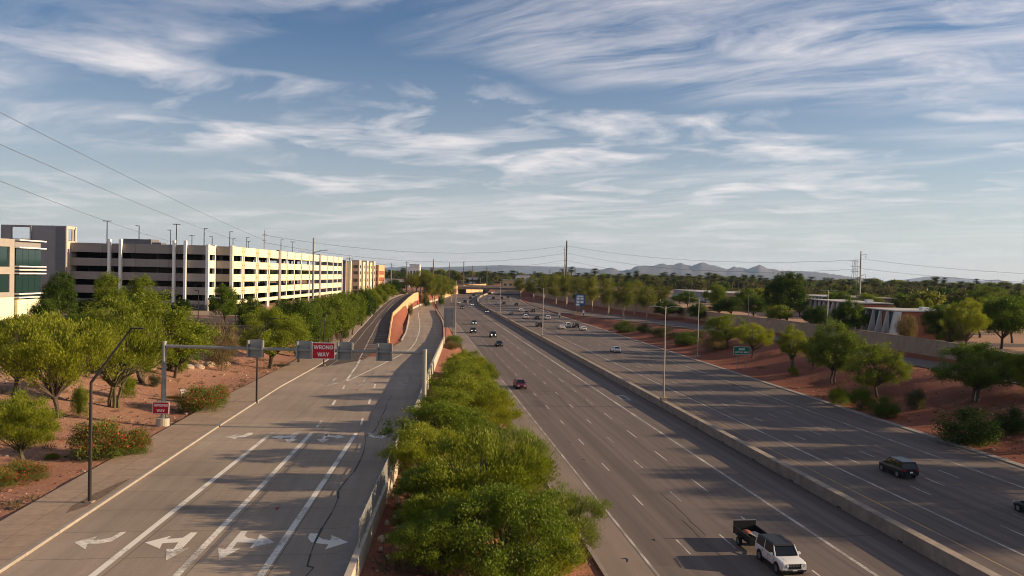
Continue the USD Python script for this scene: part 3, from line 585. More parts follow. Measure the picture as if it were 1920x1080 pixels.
kerb = struct("kerb", rail(lambda Y: XC(Y) - 0.24, 0.24, zb, 0.145, 200, 440), M["kerb"])
y = 22.0
while y < 198:
    part("kerb_stone", rail(lambda Y: XC(Y) - 0.24, 0.24, zb, 0.150, y, y + 3.58), M["kerb"], kerb)
    y += 3.6
struct("ramp_gutter", strip(lambda Y: XRR(Y) - 0.75, lambda Y: XRR(Y) + 0.02, zr, -30, 130, 3, 0.004), M["gutter"])
struct("freeway_gutter", rail(lambda Y: XR(Y) - 0.05, 1.0, zf, 0.10, -50, 560, 6), M["gutter"])
struct("freeway_kerb", rail(lambda Y: XL(Y) - 0.28, 0.28, zf, 0.12, -50, 400, 6), M["gutter"])

# ------------------------------------------------------------------ walls
def wall(name, label, cat, x, w, z, h, y0, y1, seg, m, pname="panel", base=-0.15, step=3.0, cap=None, group=None):
    t = thing(name, label, cat, group=group)
    y = y0
    while y < y1 - 0.3:
        e = min(y + seg, y1)
        part(pname, rail(x, w, z, h, y + 0.012, e - 0.012, step, base=base), m, t)
        if cap:
            hh = h if callable(h) else (lambda Y, h=h: h + 0 * Y)
            part("coping", rail(lambda Y: (x(Y) if callable(x) else x) - cap, w + 2 * cap, lambda Y: z(Y) + hh(Y), 0.12, y + 0.012, e - 0.012, step, base=0.002), m, t)
        y = e
    return t
XM = lambda Y: 37.5 + sh(Y)
med = wall("median_barrier", "long concrete barrier down the middle of the freeway with lamp posts on top", "barrier", XM, 0.75, zf, 1.10, 20, 700, 9.0, M["barrier"], "barrier_unit", step=9)
for k in range(28):
    y = 40 + k * 9.0
    part("drain_slot", MB().b(float(XM(y)) - 0.012, float(XM(y)) + 0.02, y - 0.35, y + 0.35, float(zf(y)) + 0.02, float(zf(y)) + 0.12), M["tar"], med)
WH = T((-60, 0.75), (40, 0.75), (62, 0.85), (84, 1.3), (130, 1.6), (200, 1.3), (300, 0.9), (400, 0.85))
part_w = wall("ramp_wall", "low cream concrete wall along the right edge of the exit ramp above the shrubs", "wall", lambda Y: XRR(Y) + 0.25, 0.3, zr, WH, 24, 388, 5.0, M["concrete"], "wall_unit", base=-1.4)
wall("ramp_left_barrier", "pale sunlit barrier on the inside of the curving exit ramp below the red slope", "barrier", lambda Y: XRL(Y) - 0.3, 0.3, zr, T((0, 0.15), (240, 0.15), (285, 0.85), (600, 1.0)), 206, 560, 8.0, M["concrete"], "barrier_unit")
wall("frontage_parapet", "retaining parapet on the right of the brown road with orange sunlit face", "wall", lambda Y: XB(Y), 0.32, zb, T((0, 0.9), (600, 1.0)), 188, 430, 8.0, M["orange_wall"], "wall_unit", base=-3.2)
wall("abutment_wall", "tall orange retaining wall beside the freeway left of the bridge", "wall", lambda Y: XRL(Y) - 0.5, 0.5, zf, lambda Y: np.interp(Y, (500, 545, 575, 700), (0.9, 3.0, 6.4, 6.8)), 520, 760, 8.0, M["orange_wall"], "wall_unit")
wall("right_abutment_wall", "tan retaining wall beside the freeway right of the bridge", "wall", lambda Y: XR(Y) + 0.9, 0.5, zf, lambda Y: np.interp(Y, (600, 640, 700), (0.9, 6.0, 6.8)), 600, 760, 8.0, M["tan_wall"], "wall_unit")
SW = []
WALLTOP = ((1000, 545), (1040, 551), (1175, 562), (1329, 585), (1480, 602), (1616, 620), (1786, 643), (1920, 668))
for u, v in WALLTOP:
    P = np.array([0, 0, EYE]) + TS[:, None] * ray(u, v)
    k = np.argmax(P[:, 0] > XS(P[:, 1]) + 0.2)
    SW.append((P[k, 1], P[k, 2]))
SW.sort()
swz = lambda Y: np.interp(Y, [a for a, _ in SW], [b for _, b in SW])
print("sound wall top", [(round(a), round(b, 1)) for a, b in SW])
wall("sound_wall", "tan concrete panel wall between the entrance ramp and the office park", "wall", lambda Y: XS(Y) + 0.1, 0.35, zo, lambda Y: np.clip(swz(Y) - zo(Y), 3.0, 7.0), 60, 620, 6.0, M["tan_wall"], "wall_panel", cap=0.08, step=6)

# ------------------------------------------------------------------ left: parking garage, office and hotel on the street grid
GZ = 9.3
gp = thing("parking_garage", "five storey cream parking garage with open decks and bright sunlit side", "parking garage", grid(-72.1, 210.2, GZ), -YAW)
OPEN = [(12.9, 14.35), (9.5, 10.95), (6.1, 7.55), (2.7, 4.15)]
BANDS = [(14.35, 16.65), (10.95, 12.9), (7.55, 9.5), (4.15, 6.1), (1.75, 2.7)]
BAY = [0, 8.5, 20.5, 31.4, 42.4, 51, 60.3, 68.7, 80, 95.3, 108, 118.5, 127.3, 134.5]
for z0, z1 in BANDS:
    for a, b in zip(BAY[:-1], BAY[1:]):
        part("spandrel_panel", MB().b(-0.3, 0, a + 0.03, b - 0.03, z0, z1), M["cream"], gp)
    part("spandrel_panel", MB().b(-4.25, -0.02, 0.0, 0.3, z0, z1), M["front_panel"], gp)
    part("spandrel_panel", MB().b(-4.6, -4.3, -5.17, -0.03, z0, z1), M["cream"], gp)
    for a, b in zip((-40, -31, -22.6, -14.2, -11.2), (-31, -22.6, -14.2, -11.2, -4.35)):
        part("spandrel_panel", MB().b(a + 0.03, b - 0.03, -5.2, -4.9, z0, z1), M["front_panel"], gp)
for k, y in enumerate(BAY[1:-1]):
    if k in (3, 8):
        part("stair_shaft", MB().b(-0.6, 0.28, y - 1.15, y + 1.15, 0, 17.0), M["grey_wall"], gp)
        continue
    for off in ((-0.75, 0.75) if k < 3 else (0.0,)):
        part("column", MB().b(-0.55, -0.06, y + off - 0.32, y + off + 0.32, 0, 14.3), M["white_wall"], gp)
    for z0, z1 in BANDS[:4]:
        m = MB()
        for off in ((-0.85, 0.85) if k < 3 else (0.0,)):
            for s in (-0.42, 0.42):
                m.b(0.003, 0.06, y + off + s - 0.09, y + off + s + 0.09, z0 + 0.02, z1 - 0.02)
            m.b(0.003, 0.05, y + off - 0.34, y + off + 0.34, (z0 + z1) / 2 - 0.1, (z0 + z1) / 2 + 0.1)
        part("panel_trim", m, M["brick_red"], gp)
for x, y in ((-0.35, 0.35), (-4.62, -4.85), (-4.62, -0.3), (0, 134.3), (-40, -4.8)):
    part("corner_pier", MB().b(x - 0.35, x + 0.35, y - 0.4, y + 0.4, 0, 16.9), M["white_wall"], gp)
for z in (2.0, 5.3, 8.7, 12.1, 15.0):
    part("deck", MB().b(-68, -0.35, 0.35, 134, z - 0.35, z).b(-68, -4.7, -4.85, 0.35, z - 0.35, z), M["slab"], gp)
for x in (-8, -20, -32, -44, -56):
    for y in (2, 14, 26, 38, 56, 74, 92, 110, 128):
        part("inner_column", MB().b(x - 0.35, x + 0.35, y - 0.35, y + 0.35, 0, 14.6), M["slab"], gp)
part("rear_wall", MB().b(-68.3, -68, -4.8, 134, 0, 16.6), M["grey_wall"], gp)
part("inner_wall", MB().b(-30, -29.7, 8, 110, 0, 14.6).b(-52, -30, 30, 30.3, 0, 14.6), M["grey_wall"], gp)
for k, u in enumerate((204, 225, 325.5, 346.5)):
    p = pd(u, 500, 204.4); lat = p[0] * math.cos(YAW) - p[1] * math.sin(YAW) + 72.1
    part("white_fin", MB().b(lat - 0.3, lat + 0.3, -6.0, -5.22, 1.0, 17.7), M["white_wall"], gp)
part("stair_head", MB().b(-33, -25.5, 10, 15, 15.0, 18.4).b(-25.5, -23, 10.5, 14, 15.0, 17.6), M["grey_dark"], gp)
part("entrance_canopy", MB().b(-3.5, 1.8, -7.2, -5.3, 3.0, 3.6), M["white_wall"], gp)
for i in range(7):
    part("ground_louvre", MB().b(-13.5, -0.4, -5.5, -5.38, 0.15 + i * 0.24, 0.27 + i * 0.24), M["grey_dark"], gp)
part("entrance_pier", MB().b(0.1, 1.2, -6.6, -5.6, 0, 2.95), M["white_wall"], gp)

def roof_light(u, v, arms, lab):
    hz = 511 + (u - 772) * 0.021
    d = (31.6 - EYE) * F / (hz - v)
    p = pd(u, v, d); zb_ = GZ + 15.0
    t = thing("deck_light", lab, "light pole", (p[0], p[1], zb_), -YAW, "light poles on the garage roof")
    h = p[2] - zb_
    part("pole", MB().tube([(0, 0, 0), (0, 0, h)], [0.13, 0.10], 6), M["bronze"], t)
    part("lamp_head", MB().b(-1.0 if arms != 1 else -0.1, 1.0 if arms != -1 else 0.1, -0.18, 0.18, h, h + 0.16), M["bronze"], t)
RL = [(201, 415, 2, "tallest T shaped light pole, above the leftmost white fin of the garage"), (261, 424, -1, "light pole with left pointing head behind the dark stair head"), (320, 432, -1, "light pole with left pointing head just left of the third white fin"), (331, 421, 2, "tall T shaped light pole above the third white fin"), (360, 442, 2, "short T shaped light pole right of the fourth white fin"),
      (383, 429, 1, "tall light pole with right pointing head over the sunlit step of the garage"), (398, 444, -1, "short light pole with left pointing head over the garage step"), (431, 435, 1, "tall light pole at the front corner of the long sunlit side"), (437, 447, 1, "short light pole right beside the tall one at the garage corner"), (462, 446, 1, "light pole over the first bay of the sunlit side"),
      (466, 453, 2, "small T shaped light pole over the first bay of the sunlit side"), (527, 450, 1, "light pole right beside the first grey stair shaft"), (549, 454, 2, "T shaped light pole farthest right along the garage roof")]
for u, v, a, lab in RL:
    roof_light(u, v, a, lab)
ant = pd(496, 431, 330)
t = thing("radio_mast", "thin radio mast with short cross arms rising behind the garage roof", "mast", (ant[0], ant[1], GZ))
part("pole", MB().tube([(0, 0, 0), (0, 0, ant[2] - GZ)], [0.3, 0.15], 6), M["galv"], t)
part("antenna", MB().b(-0.9, 0.9, -0.1, 0.1, ant[2] - GZ - 2.2, ant[2] - GZ - 1.9).b(-0.6, 0.6, -0.1, 0.1, ant[2] - GZ - 4.4, ant[2] - GZ - 4.1), M["galv"], t)

of = thing("office_building", "cream office block with dark corner glass at the left edge behind trees", "office building", grid(-95.4, 165, GZ), -YAW)
for y0, y1 in ((-44, -36), (-36, -28), (-28, -20), (-20, -8.6)):
    for z0, z1, m in ((0, 4.6, "cream"), (4.6, 5.6, "office_stone"), (9.0, 10.4, "office_stone"), (14.2, 15.7, "office_stone")):
        part("wall_panel", MB().b(-0.4, 0, y0 + 0.02, y1 - 0.02, z0 + 0.01, z1 - 0.01), M[m], of)
    for z0, z1 in ((5.6, 9.0), (10.4, 14.2)):
        part("pier", MB().b(-0.4, -0.01, y1 - 1.5, y1 - 0.03, z0, z1), M["office_stone"], of)
        part("window", MB().b(-0.5, -0.3, y0, y1 - 1.5, z0, z1), M["glass"], of)
        part("mullion", MB().b(-0.3, -0.24, (y0 + y1) / 2 - 0.8, (y0 + y1) / 2 - 0.65, z0, z1), M["galv"], of)
for z0, z1 in ((0.0, 1.0), (1.02, 2.0), (2.02, 3.0), (3.02, 4.1)):
    part("base_panel", MB().b(-6, 0.6, -8.5, 0.0, z0, z1), M["cream"], of)
for z0, z1 in ((4.1, 5.0), (5.4, 8.9), (9.5, 10.0), (10.5, 14.0)):
    for k in range(4):
        part("glass_panel", MB().b(-0.2, 0.1, -8.4 + k * 2.1 + 0.04, -8.4 + (k + 1) * 2.1 - 0.04, z0, z1), M["glass"], of)
for z in (5.1, 4.4, 9.05, 9.75, 10.4, 14.05, 15.5):
    part("sun_shelf", MB().b(-2, 0.95, -8.6, 0.45, z - 0.02, z + 0.22), M["white_wall"], of)
part("upper_fascia", MB().b(-0.4, 0.0, -8.5, 0, 14.28, 15.45), M["grey_wall"], of)
part("core", MB().b(-30, -0.55, -44, -0.2, 0, 15.4), M["grey_dark"], of)
part("roof", MB().b(-30, -0.1, -44, -0.1, 15.4, 15.65), M["roof"], of)
tw = thing("stair_tower", "grey flat tower with a framed roof opening at the left end of the garage", "tower", grid(-111.1, 203, GZ), -YAW)
part("tower_wall", MB().b(-24, 0, 0, 0.5, 0, 17.3).b(-8.7, 0, 0, 0.5, 17.3, 20.7).b(-16.2, -13.6, 0, 0.5, 17.3, 20.7).b(-13.6, -8.7, 0, 0.5, 20.2, 20.7), M["grey_wall"], tw)
part("tower_panel", MB().b(-2.5, -0.05, -0.12, -0.01, 0, 20.3), M["grey_dark"], tw)
part("tower_side", MB().b(-0.3, 0, 0.5, 1.0, 0, 20.7).b(-0.3, 0, 4.1, 5, 0, 20.7).b(-0.3, 0, 1.0, 4.1, 0, 17.0).b(-0.3, 0, 1.0, 4.1, 20.0, 20.7).b(-0.3, 0, 3.0, 3.3, 17.0, 20.0), M["cream_stone"], tw)
part("terrace_roof", MB().b(-16.2, -0.3, 0.5, 5, 20.4, 20.7).b(-24, -0.3, 0.5, 5, 16.9, 17.2), M["grey_dark"], tw)
part("parapet_post", MB().b(-8.9, -8.5, -0.3, -0.02, 16.8, 20.6), M["steel"], tw)

ho = thing("hotel_building", "salmon and yellow hotel with tall pilasters standing beyond the parking garage", "hotel", grid(-76, 372, GZ), -YAW)
part("front_wall", MB().b(-10, 0, 0, 0.5, 0, 15.6), M["grey_wall"], ho)
part("parapet_band", MB().b(-10.2, 0.05, -0.25, -0.03, 14.4, 15.9), M["grey_dark"], ho)
part("side_wall", MB().b(-0.5, 0.0, 0.5, 80, 0, 15.0), M["tan_wall"], ho)
part("core", MB().b(-14, -0.5, 0.5, 80, 0, 14.8), M["grey_wall"], ho)
for k, y in enumerate((2.0, 14, 24, 34, 44, 54)):
    part("pilaster", MB().b(0.02, 3.6 if k else 2.0, y, y + (5.6 if k else 1.6), 0, 15.6 + 0.7 * (k % 2)), M["cream_stone" if k % 2 else "cream"], ho)
    for z in (2.5, 6.0, 9.5, 12.4):
        if k:
            part("window", MB().b(3.61, 3.66, y + 1.7, y + 3.9, z, z + 1.5), M["glass"], ho)
            part("window", MB().b(0.8, 2.9, y - 0.05, y - 0.01, z, z + 1.5), M["glass"], ho)
part("yellow_block", MB().b(-14, 4.6, 64, 84, 0, 14.6), M["orange_wall"], ho)
for z in (2.6, 6.0, 9.4):
    part("balcony", MB().b(4.61, 4.75, 66, 82, z, z + 2.0), M["brick_red"], ho)
    part("balcony_front", MB().b(-6, 4.0, 63.8, 63.97, z, z + 2.0), M["brick_red"], ho)

def lot(name, d0, d1, l0, l1, h, m, edge=0.12):
    P = [grid(a, b)[:2] for a, b in ((l0, d0), (l1, d0), (l1, d1), (l0, d1))]
    top = max(ground(x, y) for x, y in P) + h
    t = struct(name, MB().prism(P, top - 2.5, top), M[m])
    return t, top
lot("garage_street", 152, 178, -150, -42, 0.10, "brown_road")
lot("office_lot", 150, 186, 86, 150, 0.10, "brown_road")
lot("garage_forecourt", 184, 204, -110, -50, 0.22, "walk")
# ------------------------------------------------------------------ right: low office buildings behind the sound wall
def low_office(lat, d0, d1, wide, top, lab, red=True):
    b0 = 6.6 if d0 < 300 else 7.6
    t = thing("low_office", lab, "office building", grid(lat, d0, b0), -YAW, )
    h = top - b0
    n = max(3, int((d1 - d0) / 3.4)); w = (d1 - d0) / n
    part("core", MB().b(0.4, wide, 0.4, d1 - d0 - 0.4, 0, h - 0.3), M["grey_dark"], t)
    part("roof", MB().b(-0.35, wide + 0.15, -0.25, d1 - d0 + 0.25, h - 0.28, h), M["roof"], t)
    for k in range(n):
        y0 = k * w
        if k % 2 == 0:
            part("glass_bay", MB().b(0.2, 0.39, y0 + 0.3, y0 + w - 0.1, 0.2, h - 0.5), M["glass"], t)
        else:
            part("panel_bay", MB().b(0.15, 0.39, y0 + 0.3, y0 + w - 0.1, 2.5, h - 0.5), M["brick_red" if red else "tan_wall"], t)
            part("low_glass", MB().b(0.2, 0.39, y0 + 0.3, y0 + w - 0.1, 0.2, 2.45), M["glass"], t)
        f = np.array([(0.1, 0.3, h - 0.35), (-0.4, 0.3, h - 0.35), (-1.7, 0.3, 0.9), (-1.7, 0.3, 0.5), (0.1, 0.3, 0.5)])
        part("buttress", MB().loft([f + (0, y0 - 0.55, 0), f + (0, y0 - 0.05, 0)]), M["fin_grey"], t)
    z = 0.2
    part("corner_fin", MB().loft([np.array([(-0.4, 0, h - 0.35), (1.2, 0, h - 0.35), (0.6, 0, 0.0), (-1.8, 0, 0.0)]) + (0, y, 0) for y in (-0.3, 0.38)]), M["fin_grey"], t)
    while z < h - 0.6:
        part("brick_course", MB().b(1.25, wide, 0.05, 0.39, z, z + 0.44), M["brick_red" if red else "tan_wall"], t)
        z += 0.47
    part("roof_unit", MB().b(wide * 0.45, wide * 0.45 + 1.8, 3, 4.6, h, h + 0.8), M["white_wall"], t)
low_office(90.5, 192, 211, 17, 13.7, "low flat roofed brick office with slanted white fins behind the sound wall")
low_office(96.5, 230, 266, 11, 14.4, "longer white roofed office with slanted fins left of the brick one")
low_office(103, 425, 520, 40, 13.0, "distant low pale office with curved grey fins beyond the wall", False)
low_office(120, 304, 350, 24, 14.4, "pale roofed low office half hidden by the large dark tree", False)
for k, (u, v, d, w, h, lab) in enumerate(((1760, 660, 178, 4.6, 1.6, "white van parked in the lot behind the sound wall"),)):
    pass

# ------------------------------------------------------------------ bridge over the freeway
BY = 652
br = thing("road_bridge", "dark road bridge crossing over the freeway in the distance", "bridge", (0, 0, 0))
part("deck", MB().b(24, 140, BY, BY + 26, 9.0, 10.0), M["grey_dark"], br)
for y in (BY + 0.6, BY + 6, BY + 12, BY + 18, BY + 24):
    part("girder", MB().b(26, 138, y, y + 0.8, 7.7, 9.0), M["grey_wall"], br)
part("parapet", MB().b(24, 140, BY - 0.3, BY, 9.3, 10.9), M["barrier"], br)
part("parapet", MB().b(24, 140, BY + 26, BY + 26.3, 9.3, 10.9), M["barrier"], br)
for k in range(29):
    part("fence_post", MB().b(24 + k * 4, 24.12 + k * 4, BY - 0.2, BY - 0.08, 10.9, 13.2), M["galv"], br)
for z in (11.6, 12.3, 13.1):
    part("fence_rail", MB().b(24, 140, BY - 0.2, BY - 0.1, z, z + 0.1), M["galv"], br)
for k in range(5):
    part("pier", MB().b(float(XM(BY)) - 0.8, float(XM(BY)) + 1.4, BY + 1 + k * 5.5, BY + 2.4 + k * 5.5, 3.5, 7.7), M["grey_dark"], br)
part("abutment", MB().b(22, 31, BY - 1, BY + 27, 3, 9), M["orange_wall"], br)
part("abutment", MB().b(float(XR(BY)) + 1.6, 142, BY - 0.6, BY + 27, 3, 9), M["tan_wall"], br)

# ------------------------------------------------------------------ lamps, poles, signs
def freeway_lamp(x, y, z, h, lab, heads=2, group=None):
    t = thing("freeway_lamp", lab, "lamp post", (x, y, z), group=group)
    part("base", MB().b(-0.45, 0.45, -0.45, 0.45, -0.05, 0.55), M["barrier"], t)
    part("pole", MB().tube([(0, 0, 0.5), (0, 0, h * 0.5), (0, 0, h)], [0.14, 0.11, 0.075], 8), M["steel"], t)
    for s in ((-1, 1) if heads == 2 else (1,)):
        a = part("arm", MB().tube([(0, 0, h - 0.35), (s * 0.8, 0, h - 0.05), (s * 1.7, 0, h)], 0.05, 6), M["steel"], t)
        part("lamp_head", MB().loft([np.array([(s * 1.6, -0.16, h - 0.06), (s * 1.6, 0.16, h - 0.06), (s * 1.6, 0.16, h + 0.1), (s * 1.6, -0.16, h + 0.1)]), np.array([(s * 2.5, -0.12, h - 0.03), (s * 2.5, 0.12, h - 0.03), (s * 2.5, 0.12, h + 0.06), (s * 2.5, -0.12, h + 0.06)])][:: s]), M["galv"], t)
    return t
LB = ["tall twin headed lamp post nearest the camera on the median barrier", "second twin lamp post along the median barrier near the white cars", "third twin lamp post along the median barrier beyond the stream of cars", "far twin lamp post on the median barrier close to the bridge"]
for (y, lab) in zip((118.5, 233, 348, 463), LB):
    freeway_lamp(float(XM(y)) + 0.37, y, float(zf(y)) + 1.0, 14.2, lab)
freeway_lamp(68.6, 189, ground(68.6, 189), 14.3, "twin lamp post on the red embankment beside the right shoulder")
for (u, v0, v1, d, lab) in ((1292, 544, 584, 330, "short twin lamp standing behind the sound wall left of the offices"), (1403, 551, 600, 262, "single lamp standing behind the sound wall among dark trees"), (1551, 544, 612, 205, "twin lamp post in front of the white roofed office")):
    p, q_ = pd(u, v1, d), pd(u, v0, d)
    freeway_lamp(p[0], p[1], 6.8, q_[2] - 6.8, lab, 1 if u == 1403 else 2)
p = pd(851, 640, 213)
freeway_lamp(p[0] + .3, p[1], ground(p[0], p[1]), pd(852, 526, 213)[2] - ground(p[0], p[1]), "lamp post beside the grey sign back at the ramp gore", 1)

def davit(x, y, h1, dx, h2, lab, group="dark street lights along the pavement"):
    z = ground(x, y) + 0.27
    t = thing("street_light", lab, "street light", (x, y, z), -YAW)
    part("base_plate", MB().b(-0.22, 0.22, -0.22, 0.22, -0.2, 0.04), M["walk"], t)
    part("pole", MB().tube([(0, 0, 0), (0, 0, h1)], [0.11, 0.085], 8), M["bronze"], t)
    part("arm", MB().tube([(0, 0, h1 - 0.02), (dx * 0.5, 0.3, h1 + h2 * 0.5), (dx, 0.6, h1 + h2)], [0.085, 0.07, 0.055], 8), M["bronze"], t)
    part("lamp_head", MB().b(dx - 0.05, dx + 0.72, 0.51, 0.69, h1 + h2 - 0.04, h1 + h2 + 0.05), M["bronze"], t)
a = at(168, 942, zb, 0.13); davit(a[0], a[1], 6.9, 2.0, 3.1, "dark bent arm street light on the pavement nearest the camera")
a = at(481, 753, zb, 0.13); davit(a[0], a[1], 7.0, 1.3, 2.2, "second dark street light seen under the overhead sign beam")
a = at(607, 684, zb, 0.13); davit(a[0], a[1], 7.4, 0.3, 1.2, "third dark street light, standing below the hanging red sign")
a = at(641, 652, zb, 0.13); davit(a[0], a[1], 7.6, 0.3, 1.2, "fourth dark street light at the start of the brown road")
a = at(665, 613, zb, 0.13); davit(a[0], a[1], 7.0, 0.3, 1.0, "fifth dark street light along the brown road")
a = at(682, 594, zb, 0.13); davit(a[0], a[1], 7.0, 0.3, 1.0, "sixth and farthest dark street light along the brown road")

for u, v0, v1, d, lab in ((371, 545, 640, 138, "thin dark lamp pole on the street before the garage entrance"), (441, 548, 610, 170, "thin dark lamp pole at the garage corner beside the sunlit side"), (143, 548, 600, 160, "thin pole before the dark left end of the garage")):
    p = pd(u, v1, d); z = ground(p[0], p[1]); h = pd(u, v0, d)[2] - z
    t = thing("lot_light", lab, "light pole", (p[0], p[1], z), -YAW)
    part("pole", MB().tube([(0, 0, -0.2), (0, 0, h)], [0.10, 0.07], 6), M["bronze"], t)
    part("lamp_head", MB().b(-0.55, 0.08, -0.14, 0.14, h, h + 0.12), M["bronze"], t)
def lettering(txt, h, bold=True):
    m = meshkit.text_mesh(txt, h, 0.012, bold)
    v = np.asarray(m.vertices); c = (v[:, 0].min() + v[:, 0].max()) / 2
    m.vertices = np.column_stack([v[:, 0] - c, -v[:, 2], v[:, 1]])   # upright, facing -y
    return m
def two_line_sign(t, x, y, z, w, h, rows, face, hts, text="white_sign"):
    s = part("sign_panel", MB().b(x - w / 2, x + w / 2, y, y + 0.04, z - h / 2, z + h / 2), M["white_sign"], t)
    b = part("sign_face", MB().b(x - w / 2 + 0.05, x + w / 2 - 0.05, y - 0.012, y - 0.001, z - h / 2 + 0.05, z + h / 2 - 0.05), M[face], s)
    for (txt, dz), hh in zip(rows, hts):
        m = lettering(txt, hh); m.vertices = np.asarray(m.vertices) + (x, y - 0.014, z + dz - hh / 2)
        part("lettering", m, M[text], s)
GL, GR = at(306, 789, zr, 0.5), at(794, 798, zr, 0.3)
GL[2], GR[2] = ground(GL[0], GL[1]), float(zr(GR[1]))
gd = GR - GL
gw, ga = math.hypot(gd[0], gd[1]), math.atan2(gd[1], gd[0])
ga_t = thing("sign_gantry", "grey overhead sign beam on two posts spanning the exit ramp", "sign gantry", GL, ga)
part("pedestal", MB().tube([(0, 0, -0.5), (0, 0, 0.75)], 0.62, 20), M["concrete"], ga_t)
_dist = lambda q: q[0] * math.sin(YAW) + q[1] * math.cos(YAW)
HB = pd(308, 649, _dist(GL))[2] - GL[2]
HBR = pd(797, 662, _dist(GR))[2] - GL[2]
part("post", MB().tube([(0, 0, 0.7), (0, 0, HB + 0.35)], [0.23, 0.19], 12), M["galv"], ga_t)
part("post_cap", MB().tube([(0, 0, HB + 0.35), (0, 0, HB + 0.45)], [0.25, 0.2], 12), M["galv"], ga_t)
part("post", MB().tube([(gw, 0, GR[2] - GL[2] - 1), (gw, 0, HBR + 0.35)], [0.24, 0.2], 12), M["steel"], ga_t)
part("beam", MB().tube([(0.2, 0, HB), (gw * 0.5, 0, HB + (HBR - HB) * 0.5)], [0.16, 0.14], 12), M["galv"], ga_t)
part("beam", MB().tube([(gw - 0.2, 0, HBR), (gw * 0.5, 0, HB + (HBR - HB) * 0.5)], [0.11, 0.14], 12), M["galv"], ga_t)
part("beam_joint", MB().tube([(gw * 0.5 - 0.06, 0, HB + (HBR - HB) * 0.5), (gw * 0.5 + 0.06, 0, HB + (HBR - HB) * 0.5)], 0.28, 12), M["steel"], ga_t)
def gx(u):
    return (u - 306) / (797 - 306) * gw
bz = lambda x: HB + (HBR - HB) * x / gw
for k, u in enumerate((476, 568, 645, 720)):
    x = gx(u)
    sb = part("sign_back", MB().b(x - 0.62, x + 0.62, 0.24, 0.29, bz(x) - 0.85, bz(x) + 0.80), M["sign_back"], ga_t)
    for sx in (-0.65, 0.65):
        part("bracket", MB().b(x + sx - 0.07, x + sx + 0.07, -0.26, 0.24, bz(x) - 0.8, bz(x) + 0.75), M["galv"], sb)
x = gx(605)
ww = thing("wrong_way_sign", "large red wrong way sign hanging on the overhead beam", "sign", GL + np.array([math.cos(ga) * x, math.sin(ga) * x, bz(x)]), ga)
two_line_sign(ww, 0, -0.26, -0.02, 2.05, 1.5, (("WRONG", 0.33), ("WAY", -0.33)), "red_sign", (0.33, 0.33))
part("clamp", MB().b(-0.5, -0.35, -0.21, 0.25, -0.25, 0.25).b(0.35, 0.5, -0.21, 0.25, -0.25, 0.25), M["galv"], ww)
w2 = thing("wrong_way_sign", "smaller red wrong way sign on the left post above its pedestal", "sign", GL + np.array([0, 0, 1.7]), ga)
two_line_sign(w2, -0.12, -0.3, 0, 1.45, 1.1, (("WRONG", 0.24), ("WAY", -0.24)), "red_sign", (0.225, 0.225))
part("clamp", MB().b(-0.3, 0.1, -0.255, 0.2, -0.1, 0.1), M["galv"], w2)

cb = pd(347, 730, 88); cz = ground(cb[0], cb[1])
t = thing("utility_cabinet", "small white utility cabinet on the gravel behind red flowering bush", "cabinet", (cb[0], cb[1], cz), 0.2)
part("body", MB().b(-0.45, 0.45, -0.35, 0.35, 0.0, 1.25), M["white_wall"], t)
part("door", MB().b(-0.38, 0.38, -0.37, -0.352, 0.12, 1.15), M["white_sign"], t)
part("lid", MB().b(-0.5, 0.5, -0.4, 0.4, 1.252, 1.32), M["white_wall"], t)

# the back of a big freeway sign
p = pd(842, 645, 205); z0 = ground(p[0], p[1])
t = thing("freeway_sign", "back of a large grey freeway sign on steel posts left of the lanes", "sign", (p[0], p[1], z0), -YAW)
for k in range(4):
    part("sign_panel", MB().b(-1.45 + k * 0.73, -1.45 + k * 0.73 + 0.71, 0, 0.08, 4.0, 9.0), M["sign_back"], t)
for x in (-0.9, 0.9):
    part("post", MB().b(x - 0.09, x + 0.09, -0.18, 0.0, -0.5, 8.9), M["galv"], t)
for z in (4.8, 6.5, 8.2):
    part("stringer", MB().b(-1.45, 1.45, -0.09, -0.002, z, z + 0.1), M["galv"], t)

p = pd(1390, 690, 168); z0 = ground(p[0], p[1]); zc = pd(1390, 657.5, 168)[2] - z0
t = thing("guide_sign", "small green road guide sign with white border on the red embankment", "sign", (p[0], p[1], z0), -YAW + 0.05)
two_line_sign(t, 0, -0.1, zc, 3.4, 1.62, (("Elliot", 0.34), ("EXIT 1/2 MILE", -0.32)), "green_sign", (0.42, 0.29))
for x in (-0.9, 0.9):
    part("post", MB().b(x - 0.06, x + 0.06, -0.058, 0.06, -0.4, zc + 0.6), M["galv"], t)
p = pd(1087, 590, 392); z0 = ground(p[0], p[1]); zt = pd(1087, 552, 392)[2] - z0
t = thing("service_sign", "tall blue motorist service sign with pale panels before the sound wall", "sign", (p[0], p[1], z0), -YAW)
part("sign_panel", MB().b(-2.3, 2.3, 0, 0.1, zt - 5.6, zt), M["blue_sign"], t)
for x0, x1, za, zb2 in ((-1.7, -0.2, -2.6, -1.5), (0.2, 1.7, -2.6, -1.5), (-1.7, -0.2, -4.2, -3.0), (0.2, 1.7, -4.2, -3.0), (-2.0, -0.2, -5.4, -4.5), (-1.6, 1.6, -1.15, -0.55)):
    part("logo_panel", MB().b(x0, x1, -0.05, -0.003, zt + za, zt + zb2), M["white_sign"], t)
for x in (-1.5, 1.5):
    part("post", MB().b(x - 0.1, x + 0.1, 0.1, 0.28, -0.5, zt - 0.2), M["galv"], t)
p = pd(1080, 592, 345); z0 = ground(p[0], p[1])
t = thing("diamond_sign", "pale orange diamond warning sign on a low stand beside the entrance ramp", "sign", (p[0], p[1], z0), -YAW)
part("sign_face", MB().loft([np.array([(0, y, 0.9), (1.0, y, 1.9), (0, y, 2.9), (-1.0, y, 1.9)]) for y in (-0.05, 0.0)]), M["orange_sign"], t)
